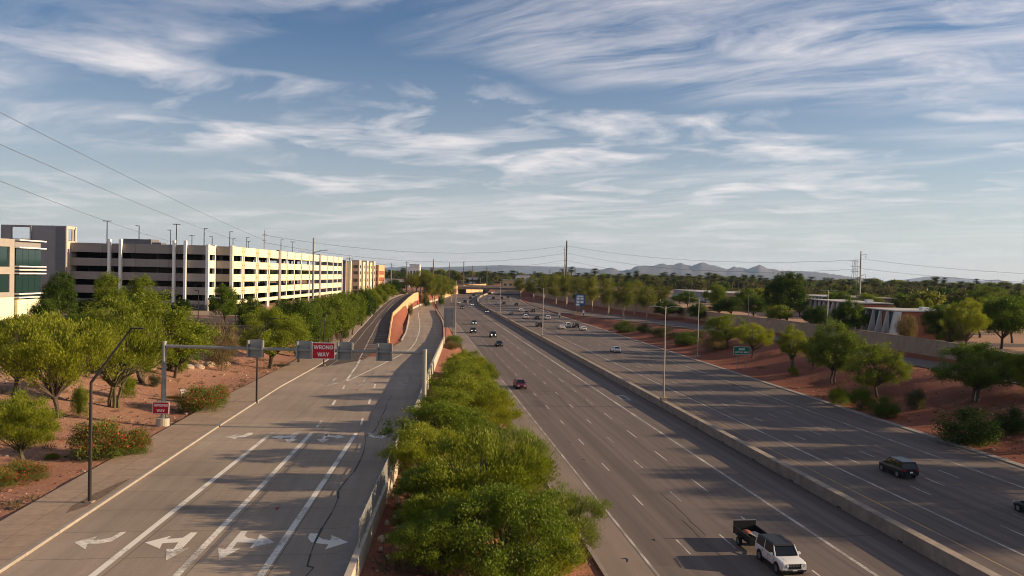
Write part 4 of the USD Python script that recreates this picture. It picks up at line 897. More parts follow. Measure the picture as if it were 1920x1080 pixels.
part("stand", MB().b(-0.05, 0.05, 0.0, 0.1, -0.2, 1.2).b(-0.6, 0.6, -0.05, 0.15, 0.0, 0.12), M["galv"], t)
for u, v, s, lab in ((1049, 589, 0.0, "slim white topped marker post on the shoulder left of the diamond sign"), (1094, 589, 0.2, "white topped marker post beyond the diamond sign under the blue sign")):
    p = pd(u, v, 352); z0 = ground(p[0], p[1])
    t = thing("marker_post", lab, "marker post", (p[0], p[1], z0), -YAW)
    part("post", MB().b(-0.2, 0.2, -0.1, 0.1, -0.2, 1.2), M["black_trim"], t)
    part("panel", MB().b(-0.38, 0.38, -0.14, -0.1, 1.1, 2.3), M["white_sign"], t)
p = pd(803, 572, 440); z0 = ground(p[0], p[1])

# ------------------------------------------------------------------ power poles and wires
def h_at(p): return ground(p[0], p[1])
def power_pole(u, v0, v1, d, r, lab, m="wood_pole", arms=(0.4,), arm_w=1.1, streetlight=False, base=None):
    p, q_ = pd(u, v1, d), pd(u, v0, d)
    z = h_at(p) if base is None else base
    h = q_[2] - z
    t = thing("power_pole", lab, "power pole", (p[0], p[1], z), -YAW)
    part("pole", MB().tube([(0, 0, -0.5), (0, 0, h)], [r, r * 0.6], 8), M[m], t)
    for a in arms:
        part("cross_arm", MB().b(-arm_w, arm_w, -0.12, 0.0, h - a - 0.12, h - a), M[m], t)
        for s in (-1, 1):
            part("insulator", MB().tube([(s * arm_w * 0.85, -0.06, h - a), (s * arm_w * 0.85, -0.06, h - a + 0.45)], 0.09, 6), M["grey_dark"], t)
    if streetlight:
        part("lamp_arm", MB().tube([(0, 0, h - 3.2), (1.6, 0, h - 2.6), (3.0, 0, h - 2.5)], 0.07, 6), M["galv"], t)
    return np.array([p[0], p[1], z + h])
power_pole(585, 446, 640, 172, 0.30, "tall power pole with a street light arm among the green trees", "galv", (), streetlight=True)
power_pole(654, 481, 575, 300, 0.28, "power pole in front of the hotel wall", "galv", (0.8,))
power_pole(698, 489, 578, 282, 0.30, "darker power pole before the hotel pilasters", "wood_pole", ())
power_pole(733, 492, 545, 430, 0.30, "slim power pole just right of the yellow hotel block", "galv", (1.0, 2.4))
power_pole(762, 490, 545, 470, 0.42, "pale power pole left of the roadside tree clump", "galv", (0.8,))
power_pole(786, 496, 520, 640, 0.40, "short far power pole over the roadside tree clump", "wood_pole", ())
power_pole(812, 486, 528, 620, 0.55, "thick dark power pole rising behind the roadside tree clump", "wood_pole", ())
power_pole(842, 492, 522, 760, 0.45, "power pole over the treeline left of the bridge", "wood_pole", ())
power_pole(869, 490, 528, 700, 0.50, "tall power pole above the left end of the bridge", "wood_pole", ())
power_pole(886, 497, 518, 900, 0.45, "small far power pole above the bridge", "wood_pole", (1.5,))
power_pole(912, 500, 556, 700, 0.45, "power pole over the middle of the bridge", "wood_pole", ())
power_pole(1031, 505, 520, 900, 0.5, "small far power pole left of the tall steel one", "wood_pole", ())
power_pole(1078, 502, 518, 900, 0.5, "small far power pole right of the tall steel one", "wood_pole", ())
TA = power_pole(1061, 451, 530, 560, 0.75, "tallest dark steel pole carrying the power lines over the freeway", "wood_pole", (), base=8)
TB = power_pole(1057.5, 463, 530, 590, 0.4, "thin pale lattice like pole close beside the tallest dark pole", "galv", (2, 6, 10), 0.9, base=8)
TC = power_pole(1612, 471, 560, 400, 0.55, "tall grey power pole with side brackets above the office roofs", "galv", (), base=8)
for k, z in enumerate((2.0, 12.0, 21.0)):
    part("bracket", MB().tube([(0, 0, TC[2] - 8 - z), (2.6, 0, TC[2] - 8 - z + 0.6), (2.4, 0, TC[2] - 8 - z - 1.5)], 0.14, 6), M["galv"], "/World/power_pole_015")
p, q_ = pd(1602, 540, 900), pd(1602, 489, 900)
t = thing("lattice_tower", "faint lattice pylon standing left of the grey power pole", "pylon", (p[0], p[1], 9.0), -YAW)
hh = q_[2] - 9
for sx in (-1, 1):
    for sy in (-1, 1):
        part("leg", MB().tube([(sx * 4, sy * 4, 0), (sx * 2.2, sy * 2.2, hh * 0.55), (sx * 1.6, sy * 1.6, hh)], 0.22, 4), M["galv"], t)
for k in range(9):
    z = hh * (k + 0.5) / 9; w = float(np.interp(z, (0, hh * 0.55, hh), (4, 2.2, 1.6)))
    part("brace", MB().tube([(-w, -w, z), (w, -w, z + hh / 9)], 0.13, 4), M["galv"], t)
    part("brace", MB().tube([(w, -w, z), (-w, -w, z + hh / 9)], 0.13, 4), M["galv"], t)
for z in (hh - 0.5, hh * 0.82, hh * 0.66):
    part("cross_arm", MB().b(-5, 5, -0.2, 0.2, z, z + 0.5), M["galv"], t)

def wire(lab, a, b, sag, r=0.035, n=40):
    s = np.linspace(0, 1, n)
    P = np.asarray(a)[None] * (1 - s[:, None]) + np.asarray(b)[None] * s[:, None]
    P[:, 2] -= sag * 4 * s * (1 - s)
    tag(part("power_line", MB().tube(P, r, 4, False), M["wire"]), lab, "power line")
LP = pd(497, 440, 430)
for k, (p0, p1, lab) in enumerate(((((-160, 128), 120), ((500, 452), 400), "highest of the three overhead wires sloping down from the left edge"), (((-160, 200), 120), ((450, 453), 400), "middle one of the three overhead wires sloping down from the left edge"), (((-160, 275), 120), ((330, 455), 380), "lowest of the three overhead wires sloping down from the left edge"))):
    wire(lab, pd(*p0[0], p0[1]), pd(*p1[0], p1[1]), 1.2, 0.045)
wire("upper wire running from behind the garage to the tallest pole", pd(497, 441, 420), TA - (0, 0, 3.5), 7, 0.07)
wire("second wire running from behind the garage to the tallest pole", pd(497, 455, 420), TA - (0, 0, 8.5), 8, 0.07)
wire("third lowest wire running from behind the garage to the tallest pole", pd(560, 470, 420), TA - (0, 0, 13.0), 8, 0.07)
wire("upper wire between the tallest pole and the grey pole on the right", TA - (0, 0, 3.5), TC - (0, 0, 4.2), 5, 0.06)
wire("middle wire between the tallest pole and the grey pole on the right", TA - (0, 0, 8.5), TC - (0, 0, 8.6), 6, 0.06)
wire("lowest wire between the tallest pole and the grey pole on the right", TA - (0, 0, 13.5), TC - (0, 0, 13.5), 6, 0.06)
wire("upper wire leaving the grey pole towards the right edge", TC - (0, 0, 3.7), pd(2100, 520, 300), 1.5, 0.05)
wire("lower wire leaving the grey pole towards the right edge", TC - (0, 0, 8.4), pd(2100, 535, 300), 1.5, 0.05)

# ------------------------------------------------------------------ vegetation kinds
def leaves(centres, n, rc, size, seed, style="leaf", flat=0.75, origin=(0, 0, 0)):
    """quads scattered in clumps; size = (length, width)"""
    g = np.random.default_rng(seed)
    C = np.repeat(np.asarray(centres), n, 0)
    m = len(C)
    P = C + g.normal(size=(m, 3)) * rc * np.array([1, 1, flat])
    if style == "spray":
        a = (P - np.asarray(origin)); a /= np.linalg.norm(a, axis=1, keepdims=True) + 1e-9
        a = a + g.normal(size=(m, 3)) * 0.38 + (0, 0, 0.25)
    elif style == "droop":
        a = g.normal(size=(m, 3)) * (1, 1, 0.6) - (0, 0, 0.7)
    else:
        a = g.normal(size=(m, 3)) * (1, 1, 0.55)
    a /= np.linalg.norm(a, axis=1, keepdims=True) + 1e-9
    up = g.normal(size=(m, 3)) * 0.55 + (0, 0, 1)
    b = np.cross(a, up); b /= np.linalg.norm(b, axis=1, keepdims=True) + 1e-9
    k = g.uniform(0.6, 1.35, (m, 1))
    a, b = a * size[0] * k / 2, b * size[1] * k / 2
    v = np.stack([P - a, P + b, P + a, P - b], 1).reshape(-1, 3)
    f = np.arange(4 * m).reshape(m, 4)
    return v, f
def clumps(n, R, zc, seed, shell=2.0, floor=-0.55, gap=0.35, freq=0.9, lean=(0, 0)):
    g = np.random.default_rng(seed)
    d = g.normal(size=(n * 6, 3)); d /= np.linalg.norm(d, axis=1, keepdims=True)
    p = d * (g.uniform(0.03, 1, (len(d), 1)) ** (1 / (1.0 + shell)))
    p = p[p[:, 2] > floor]
    w = meshkit.fbm(p * 2.2 * freq + seed * 3.1, 2, seed)
    p = p[w > np.quantile(w, gap)][:n]
    lump = 0.80 + 0.42 * (meshkit.noise(p / (np.linalg.norm(p, axis=1, keepdims=True) + 1e-9) * 1.9 + seed * 5.3, seed) )
    p = p * lump[:, None] * np.asarray(R) + (0, 0, zc)
    p[:, 0] += lean[0] * p[:, 2]; p[:, 1] += lean[1] * p[:, 2]
    return p
def limbs(ends, r0, seed, stems=1, spread=0.3, fork=0.35, zc=3.0):
    g = np.random.default_rng(seed)
    mb = MB()
    for s in range(stems):
        b0 = np.array([g.normal() * spread, g.normal() * spread, -0.35])
        own = ends[s::stems]
        mid = own.mean(0) * (0.35, 0.35, 0) + (0, 0, zc * fork) + b0 * (0.6, 0.6, 0) + np.append(g.normal(size=2) * 0.15, 0)
        mb.tube([b0, b0 * 0.5 + mid * 0.5 + np.append(g.normal(size=2) * 0.1, 0), mid], [r0, r0 * 0.85, r0 * 0.7], 7)
        for e in own:
            k = mid * 0.5 + e * 0.5 + np.append(g.normal(size=2) * 0.3, g.uniform(-0.1, 0.4))
            mb.tube([mid - (e - mid) * 0.04, k, e], [r0 * 0.55, r0 * 0.32, r0 * 0.10], 5)
    return mb
KINDS = {}
def tree_kind(name, R, zc, n, per, rc, size, m, bark, seed, style="leaf", stems=2, r0=0.14, shell=2.0, gap=0.35, flat=0.75, floor=-0.55, nl=9, fork=0.35, flowers=None, lean=(0, 0), foliage="crown"):
    root = kind_root(name)
    c = clumps(n, R, zc, seed, shell, floor, gap, lean=lean)
    part(foliage, leaves(c, per, rc, size, seed + 1, style, flat, (0, 0, zc * 0.3)), m and M[m], root)
    g = np.random.default_rng(seed + 2)
    ends = c[g.choice(len(c), nl * stems, replace=False)] * (0.86, 0.86, 0.93)
    part("trunk" if foliage == "crown" else "stem", limbs(ends, r0, seed + 3, stems, 0.25, fork, zc), M[bark], root)
    if flowers:
        q = c[c[:, 2] > np.quantile(c[:, 2], 0.45)]
        tag(part("flowers", leaves(q, flowers, rc * 1.15, (0.16, 0.11), seed + 5), M["flower"], root), kind="stuff")
    KINDS[name] = (root, max(R[0], R[1]) * 1.08, zc + R[2] * 1.06)
#         name          R                 zc   n    per  rc   leaf          leaf   bark
tree_kind("palo_a", (3.6, 3.4, 2.3), 3.7, 150, 185, 0.26, (0.18, 0.055), "palo", "green_bark", 11, "spray", 3, 0.13, floor=-0.55, gap=0.38, nl=14)
tree_kind("palo_b", (3.9, 3.3, 2.4), 3.8, 150, 185, 0.27, (0.18, 0.055), "palo", "bark", 21, "spray", 2, 0.16, gap=0.4, floor=-0.5, nl=14)
tree_kind("palo_blue", (3.0, 3.0, 2.6), 3.2, 150, 165, 0.28, (0.30, 0.036), "palo_blue", "green_bark", 31, "spray", 3, 0.11)
tree_kind("mesquite_a", (4.0, 3.8, 2.5), 3.5, 185, 185, 0.27, (0.16, 0.075), "mesq", "bark", 41, "droop", 2, 0.18, floor=-0.65, nl=14)
tree_kind("mesquite_b", (3.6, 3.9, 2.6), 3.4, 185, 185, 0.27, (0.16, 0.075), "mesq", "bark", 51, "leaf", 2, 0.17, gap=0.34, floor=-0.65, nl=14)
tree_kind("dense_a", (3.6, 3.6, 3.0), 4.2, 230, 100, 0.33, (0.23, 0.12), "mesq", "bark", 61, "leaf", 1, 0.22, gap=0.25)
tree_kind("dense_b", (3.4, 3.6, 3.3), 4.4, 230, 100, 0.33, (0.23, 0.13), "dense", "bark", 71, "leaf", 1, 0.24, gap=0.25)
tree_kind("tall_a", (3.0, 3.0, 4.6), 7.6, 190, 90, 0.55, (0.34, 0.09), "euca", "pale_bark", 81, "droop", 1, 0.26, gap=0.45, fork=0.55, floor=-0.8)
tree_kind("tall_b", (3.4, 3.0, 4.2), 7.2, 190, 90, 0.55, (0.34, 0.09), "euca", "pale_bark", 91, "droop", 2, 0.20, gap=0.45, fork=0.5, floor=-0.8)
tree_kind("shrub_green", (1.5, 1.4, 1.0), 0.85, 110, 75, 0.20, (0.13, 0.045), "mesq", "bark", 101, "spray", 3, 0.04, floor=-0.7, foliage="foliage")
tree_kind("shrub_olive", (1.5, 1.5, 0.95), 0.8, 100, 70, 0.22, (0.15, 0.04), "oliv", "bark", 111, "spray", 3, 0.04, floor=-0.7, foliage="foliage")
tree_kind("shrub_dark", (1.7, 1.5, 1.0), 0.85, 110, 75, 0.22, (0.15, 0.06), "dense", "bark", 121, "leaf", 3, 0.04, floor=-0.7, foliage="foliage")
tree_kind("shrub_dry", (1.9, 1.7, 1.4), 1.3, 130, 70, 0.28, (0.22, 0.035), "dry", "bark", 131, "spray", 3, 0.05, floor=-0.7, foliage="foliage")
tree_kind("flower_bush", (2.0, 1.8, 1.1), 0.95, 150, 70, 0.24, (0.16, 0.05), "palo_blue", "bark", 141, "spray", 4, 0.04, floor=-0.7, flowers=15, foliage="foliage")
tree_kind("broom", (2.2, 2.2, 2.0), 1.9, 170, 90, 0.30, (0.42, 0.032), "palo_blue", "green_bark", 151, "spray", 4, 0.05, floor=-0.7, foliage="foliage")
# coarse ones for the distance
tree_kind("far_a", (3.8, 3.8, 2.8), 4.0, 90, 26, 0.70, (0.75, 0.45), "far_leaf", "bark", 161, "leaf", 1, 0.25, nl=3, gap=0.3)
tree_kind("far_b", (3.2, 3.4, 3.8), 5.2, 90, 26, 0.70, (0.75, 0.45), "euca", "pale_bark", 171, "droop", 1, 0.25, nl=3, gap=0.35)
tree_kind("far_c", (4.4, 4.0, 2.5), 3.6, 90, 26, 0.70, (0.75, 0.45), "dense", "bark", 181, "leaf", 1, 0.25, nl=3, gap=0.3)
tree_kind("far_d", (3.6, 3.2, 2.6), 3.6, 80, 24, 0.8, (0.8, 0.35), "oliv", "bark", 191, "leaf", 1, 0.25, nl=3, gap=0.4)
def palm_kind(name, h, seed):
    root = kind_root(name)
    g = np.random.default_rng(seed)
    part("trunk", MB().tube([(0, 0, -0.5), (0.15, 0, h * 0.4), (0.05, 0.1, h)], [0.32, 0.22, 0.2], 7), M["bark"], root)
    mb = MB()
    for k in range(46):
        az, el = g.uniform(0, 2 * np.pi), g.uniform(-0.75, 1.3)
        d = np.array([math.cos(az) * math.cos(el), math.sin(az) * math.cos(el), math.sin(el)])
        s = np.cross(d, (0, 0, 1)); s /= np.linalg.norm(s) + 1e-9
        L = g.uniform(1.9, 2.7); tip = d * L + (0, 0, -0.45)
        o = np.array([0.05, 0.1, h])
        for j in np.linspace(-0.7, 0.7, 5):
            e = tip + s * j * L * 0.75 - (0, 0, abs(j) * 0.2)
            mb.add([o + d * 0.5 - s * 0.04, o + d * 0.5 + s * 0.04, o + e * 1.05, o + e * 0.8 - s * 0.12], [[0, 1, 2, 3]])
    part("crown", mb, M["palm_leaf"], root)
    sk = leaves(np.array([(0.05, 0.1, h - 0.6 - 0.25 * k) for k in range(6)]), 30, 0.3, (0.8, 0.2), seed + 4, "droop")
    part("dead_fronds", sk, M["dry"], root)
    KINDS[name] = (root, 2.0, h + 1.6)
palm_kind("palm_a", 13.0, 5)
palm_kind("palm_b", 10.0, 6)

ORD = "first second third fourth fifth sixth seventh eighth ninth tenth eleventh twelfth thirteenth fourteenth fifteenth sixteenth seventeenth eighteenth nineteenth".split()
def nth(k):
    if k < 19:
        return ORD[k]
    t, o = divmod(k + 1, 10)
    tens = {2: "twenty", 3: "thirty", 4: "forty", 5: "fifty", 6: "sixty"}[t]
    return f"{tens} {ORD[o - 1]}" if o else tens[:-1] + "ieth"
def plant(kind, name, label, cat, u, d, vtop=None, wpx=None, h=None, w=None, v=560, rot=None, group=None, xy=None, sink=0.05):
    """a tree standing d metres ahead in the direction of u; its height reaches vtop, its width spans wpx picture points"""
    root, kr, kh = KINDS[kind]
    p = pd(u, v, d) if xy is None else np.array([xy[0], xy[1], 0.0])
    z = ground(p[0], p[1])
    if vtop is not None:
        h = pd(u, vtop, d)[2] - z
    if wpx is not None:
        w = wpx * d / F
    h = h or kh
    sz = h / kh
    sx = (w / 2) / kr if w else sz
    return copy(root, name, label, cat, (p[0], p[1], z - sink), rng.uniform(0, 6.28) if rot is None else rot, (sx, sx, sz), group)

# ------------------------------------------------------------------ planting: the belt between ramp and freeway
def belt(kind, u, d, vtop, wpx, lab, cat="shrub", v=900, name="desert_tree", xy=None, rot=None):
    return plant(kind, name, lab, cat, u, d, vtop, wpx, v=v, xy=xy, rot=rot)
BELT = [("palo_b", (4.2, 46), 6.8, 9.6, "largest green desert tree at the bottom centre, beside the ramp wall"), ("palo_a", (6.9, 42), 5.0, 5.6, "yellow green desert tree at the bottom edge beside the freeway shoulder"),
        ("palo_blue", (11.4, 56), 4.9, 5.6, "airy feathery desert tree leaning over the freeway shoulder"), ("mesquite_a", (2.2, 62), 5.2, 8.4, "dark green desert tree whose branches hang over the ramp lanes"),
        ("palo_blue", (6.8, 60), 6.4, 7.4, "pale bluish feathery desert tree in the middle of the shrub belt"), ("palo_b", (5.6, 76), 6.8, 9.0, "tall bright green desert tree beyond the bluish feathery one"), ("palo_a", (8.6, 86), 5.6, 7.4, "bright green desert tree by the shoulder opposite the red sedan"),
        ("mesquite_b", (6.0, 97), 6.4, 8.0, "green desert tree behind the right gantry post"), ("palo_a", (8.8, 112), 6.2, 7.8, "green desert tree second from the far end of the shrub belt"), ("mesquite_a", (9.6, 128), 6.4, 8.4, "rounded dark green desert tree at the far end of the shrub belt"),
        ("palo_b", (1.2, 54), 4.6, 6.5, "small green desert tree pressed against the ramp wall near the camera"), ("mesquite_b", (1.7, 46.5), 3.9, 5.4, "leafy desert tree covering the stones by the wall fence"), ("palo_b", (2.2, 41), 4.0, 5.6, "desert tree at the bottom edge spilling over the wall fence"), ("mesquite_a", (4.4, 38), 6.2, 7.6, "green desert tree cut by the bottom edge left of the belt"), 
        ("mesquite_b", (3.2, 70), 5.4, 6.5, "green desert tree by the ramp wall behind the overhanging one"),  ("mesquite_a", (5.4, 88), 5.6, 7.0, "green desert tree by the ramp wall before the gantry post"), ("palo_a", (7.6, 104), 5.6, 7.0, "bright desert tree in the far half of the shrub belt"), ("palo_a", (7.9, 120), 5.8, 7.0, "yellow green desert tree by the wall at the far end of the belt")]
for k, (kd, xy, h, w, lab) in enumerate(BELT):
    plant(kd, "desert_tree", lab, "tree", 0, 0, h=h, w=w, xy=xy, rot=1.3 * k)
for kd, xy, h, w, lab in (("shrub_dry", (10.6, 66), 1.8, 3.6, "dry brownish bush on the soil between shrub belt and shoulder"), ("shrub_olive", (11.2, 49), 1.2, 2.4, "low olive bush at the shoulder kerb below the feathery tree"), ("broom", (10.6, 74), 2.6, 3.4, "upright feathery bush at the shoulder by the bright green trees"),
                          ("mesquite_a", (1.3, 38.5), 3.2, 4.6, "leafy bush over the stones at the bottom edge by the wall"), ("palo_a", (0.9, 49), 2.8, 3.8, "yellow green bush against the wall fence beside the stones"), ("mesquite_b", (1.0, 43.5), 2.6, 3.6, "low leafy bush over the stones beside the wall fence"), ("mesquite_b", (3.6, 51), 3.4, 5.0, "leafy bush filling the gap beside the largest desert tree"), ("palo_a", (7.4, 53), 3.6, 5.4, "yellow green bush between the largest tree and the feathery leaning one"), ("mesquite_a", (4.6, 58), 3.6, 5.0, "leafy bush in front of the bluish feathery tree"),
                          ("palo_b", (4.0, 66), 3.4, 5.0, "yellow green bush by the overhanging dark tree"), ("mesquite_b", (7.8, 79), 3.4, 5.0, "leafy bush by the tall bright green tree"), ("palo_a", (4.4, 83), 3.2, 4.6, "yellow green bush against the ramp wall before the gantry post"), ("mesquite_a", (8.0, 92), 3.2, 5.0, "leafy bush by the shoulder behind the red sedan"), ("mesquite_b", (7.2, 111), 3.4, 5.2, "leafy bush in the far half of the shrub belt"), ("palo_b", (6.6, 99), 3.4, 5.0, "yellow green bush behind the right gantry post"), ("palo_blue", (8.4, 62), 3.6, 4.6, "feathery bush between bluish tree and shoulder"),
                          ("shrub_dry", (4.6, 112), 1.6, 3.0, "dry bush on the red soil right of the ramp wall"), ("broom", (10.4, 196), 3.2, 4.6, "brown green bush under the grey sign back"), ("shrub_dry", (9.6, 190), 2.2, 4.0, "dry bush in front of the sign back posts"), ("broom", (1.7, 40), 3.0, 3.0, "feathery bush at the bottom edge against the ramp wall"),
                          ("shrub_dry", (11.5, 82), 1.2, 2.6, "small dry bush on the shoulder edge far along the shrub belt")):
    plant(kd, "desert_bush", lab, "bush", 0, 0, h=h, w=w, xy=xy)
# fence on the ramp wall, with old stones below
fn = thing("wall_fence", "grey picket fence standing on the ramp wall above the stones", "fence", (0, 0, 0))
for k in range(13):
    y = 38 + k * 2.4
    x, z = float(XRR(y)) + 0.4, float(zr(y)) + float(WH(y))
    part("post", MB().tube([(x, y, z - 0.4), (x, y, z + 1.35)], 0.035, 6), M["galv"], fn)
    y2 = y + 2.4
    x2, z2 = float(XRR(y2)) + 0.4, float(zr(y2)) + float(WH(y2))
    for e in (0.12, 1.25):
        part("rail", MB().tube([(x, y, z + e), (x2, y2, z2 + e)], 0.022, 5), M["galv"], fn)
    for j in range(1, 12):
        s = j / 12
        part("picket", MB().tube([(x + (x2 - x) * s, y + 2.4 * s, z + (z2 - z) * s + 0.13), (x + (x2 - x) * s, y + 2.4 * s, z + (z2 - z) * s + 1.24)], 0.014, 4), M["galv"], fn)
st = thing("stone_edging", "row of pale rough stones at the foot of the ramp wall", "stones", (0, 0, 0))
for k in range(46):
    y = 40 + k * 0.8 + rng.uniform(-0.15, 0.15); x = float(XRR(y)) + 0.85 + rng.uniform(0, 1.2)
    m = trimesh.creation.icosphere(1, 1.0); m.vertices = np.asarray(m.vertices) * (1 + 0.3 * (rng.random((len(m.vertices), 1)) - 0.5)) * rng.uniform(0.11, 0.25, 3) + (x, y, ground(x, y) + 0.12)
    part("stone", MB().mesh(m), M["stone"], st)

# ------------------------------------------------------------------ planting: left
LEFT = [("palo_a", 45, 55, 742, 150, "small spreading desert tree with a white painted trunk near the left edge"), ("palo_b", 110, 72, 590, 250, "olive green desert tree leaning over the gravel left of the bent lamp"), ("palo_a", 215, 80, 575, 225, "yellow green desert tree behind the bent lamp arm"),
        ("mesquite_b", 265, 97, 546, 265, "largest green desert tree on the left, before the garage fins"), ("palo_b", 30, 78, 592, 190, "olive desert tree at the left edge below the office"), ("mesquite_a", 330, 104, 600, 130, "green desert tree just left of the gantry post top"),
        ("dense_a", 206, 150, 508, 62, "upright bright tree before the second garage fin"), ("dense_a", 266, 146, 512, 56, "upright tree in the middle of the garage front"), ("dense_b", 112, 140, 510, 66, "dark upright tree beside the grey tower"), ("dense_b", 160, 146, 560, 66, "dark low tree under the left end of the garage"),
        ("dense_a", 418, 165, 531, 56, "dark tree with lit top at the garage corner"), ("dense_b", 470, 158, 556, 60, "dark green tree under the sunlit garage side"), ("mesquite_a", 508, 128, 574, 150, "wide dark green tree left of the tall street light pole"), ("dense_b", 560, 140, 560, 90, "dark green tree at the foot of the tall power pole"),
        ("mesquite_a", 590, 152, 556, 84, "green tree right of the tall power pole"), ("dense_a", 615, 168, 548, 74, "green roadside tree third from the tall power pole"), ("mesquite_b", 640, 186, 546, 66, "green roadside tree behind the third pavement light"), ("dense_a", 660, 206, 545, 58, "green roadside tree below the hotel front"),
        ("dense_b", 678, 232, 541, 54, "dark roadside tree below the first hotel pilaster"), ("dense_a", 694, 262, 538, 46, "roadside tree beside the dark hotel pole"), ("mesquite_a", 708, 290, 536, 44, "roadside tree under the hotel corner"), ("dense_a", 722, 330, 530, 40, "roadside tree below the yellow hotel block"), ("dense_b", 736, 380, 524, 40, "roadside tree just right of the yellow hotel block"),
        ("dense_b", 530, 190, 560, 60, "dark tree against the garage base"), ("dense_a", 600, 230, 556, 50, "tree against the far end of the garage"), ("dense_b", 450, 190, 575, 40, "dark tree behind the dry bush beside the garage entrance"), ("dense_b", 640, 255, 548, 40, "dark tree between garage and hotel"), ("dense_b", 85, 120, 560, 60, "dark bush like tree at the foot of the office glass corner"), ("mesquite_a", 175, 106, 580, 140, "shaded green tree behind the yellow green ones"),("dense_b", 340, 185, 560, 40, "dark tree at the garage base by the fourth fin"), ("dense_b", 230, 175, 545, 60, "dark tree between the white garage fins"), ("palo_b", 60, 95, 590, 190, "olive tree in front of the office base panels")]
for k, (kd, u, d, vt, w, lab) in enumerate(LEFT):
    plant(kd, "roadside_tree", lab, "tree", u, d, vt, w, v=640, rot=0.9 * k)
plant("shrub_dry", "dry_bush", "large dry straw coloured bush before the garage entrance", "bush", 415, 118, 600, 66, v=640)
FL = [(378, 83, 726, 92, "red flowering bush beside the gantry pedestal"), (200, 60, 790, 135, "large red flowering bush left of the bent street light"), (40, 52, 868, 110, "red flowering bush at the lower left edge"), (255, 61, 806, 60, "smaller red flowering bush touching the large one"), (410, 88, 722, 40, "small red flowering bush at the pavement edge"), (-10, 50, 880, 90, "red flowering bush cut by the left edge"), (322, 90, 742, 40, "flowering bush behind the gantry post")]
for u, d, vt, w, lab in FL:
    plant("flower_bush", "flowering_bush", lab, "bush", u, d, vt, w, v=800)
for u, d, vt, w, kd, lab in ((528, 133, 682, 36, "shrub_olive", "small grey green shrub on the slope left of the pavement"), (552, 146, 676, 26, "shrub_olive", "smaller shrub beyond the grey green one on the slope"), (560, 152, 640, 22, "shrub_dark", "dark round shrub by the roadside trees"), (455, 146, 628, 40, "shrub_dry", "dry shrub on the gravel below the wide dark tree"),
                         (240, 86, 705, 34, "shrub_green", "low green shrub under the leaning desert trees"), (340, 108, 672, 28, "shrub_green", "low green shrub by the rocks near the gantry post"), (318, 108, 676, 20, "shrub_olive", "low olive shrub by the rocks near the gantry post"), (150, 74, 725, 36, "shrub_green", "low green shrub among the leaning trunks"),
                         (290, 96, 700, 26, "shrub_olive", "little olive shrub on the tan earth"), (612, 176, 612, 24, "shrub_dry", "dry shrub at the pavement by the brown road"), (645, 196, 600, 18, "shrub_dark", "dark shrub in the bed beside the brown road"), (632, 190, 606, 16, "shrub_dry", "rust coloured shrub in the bed beside the brown road"), (672, 236, 578, 18, "shrub_dark", "dark shrub farther along the brown road bed"), (590, 168, 628, 22, "shrub_dark", "dark shrub near the fourth street light"), (700, 290, 562, 18, "shrub_dry", "dry shrub far along the brown road bed"), (685, 262, 570, 16, "shrub_dark", "dark shrub near the dark hotel pole"), (30, 62, 742, 90, "shrub_green", "green shrub behind the small spreading desert tree"), (100, 58, 850, 30, "shrub_green", "low green shrub under the small spreading desert tree")):
    plant(kd, "desert_shrub", lab, "shrub", u, d, vt, w, v=690)
for k, (u, d) in enumerate(((330, 112), (352, 113), (306, 110), (372, 116), (392, 120), (280, 106), (420, 124))):   # boulders in the dry wash
    p = pd(u, 680, d)
    m = trimesh.creation.icosphere(2, 1.0); m.vertices = np.asarray(m.vertices) * (0.8 + 0.4 * meshkit.noise(np.asarray(m.vertices) * 1.7 + k)[:, None]) * (0.9, 0.7, 0.5)
    m.vertices = np.asarray(m.vertices) + (p[0], p[1], ground(p[0], p[1]) + 0.15)
    tag(part("boulder", MB().mesh(m), M["stone"], smooth=True), f"pale boulder in the dry wash behind the gantry post, {nth([2, 3, 1, 4, 5, 0, 6][k])} from the left", "boulder", "boulders in the dry wash")
for u, d, vt, w, kd, lab in ((772, 445, 512, 34, "tall_b", "tall pale trunked tree at the left of the roadside clump"), (788, 452, 506, 32, "tall_a", "tallest pale trunked tree in the roadside clump"), (803, 448, 510, 30, "tall_b", "pale trunked tree in the middle of the roadside clump"), (818, 462, 514, 30, "tall_a", "pale trunked tree right of the roadside clump middle"), (832, 470, 518, 28, "tall_b", "pale trunked tree at the right end of the roadside clump"), (780, 470, 516, 30, "dense_a", "green tree behind the roadside clump"), (812, 490, 516, 34, "tall_b", "tree behind the middle of the roadside clump"), (845, 500, 522, 24, "tall_a", "small tree just left of the bridge")):
    plant(kd, "roadside_tree", lab, "tree", u, d, vt, w, v=552)
for k, (u, d, vt, w) in enumerate(((742, 400, 548, 16), (755, 420, 545, 14), (790, 440, 548, 14), (828, 455, 548, 14), (770, 330, 566, 10), (800, 430, 552, 14))):
    plant("shrub_dark" if k % 2 else "shrub_dry", "desert_shrub", f"small shrub on the red slope below the roadside tree clump, {nth([0, 1, 3, 5, 2, 4][k])} from the left", "shrub", u, d, vt, w, v=556, group="shrubs below the roadside clump")

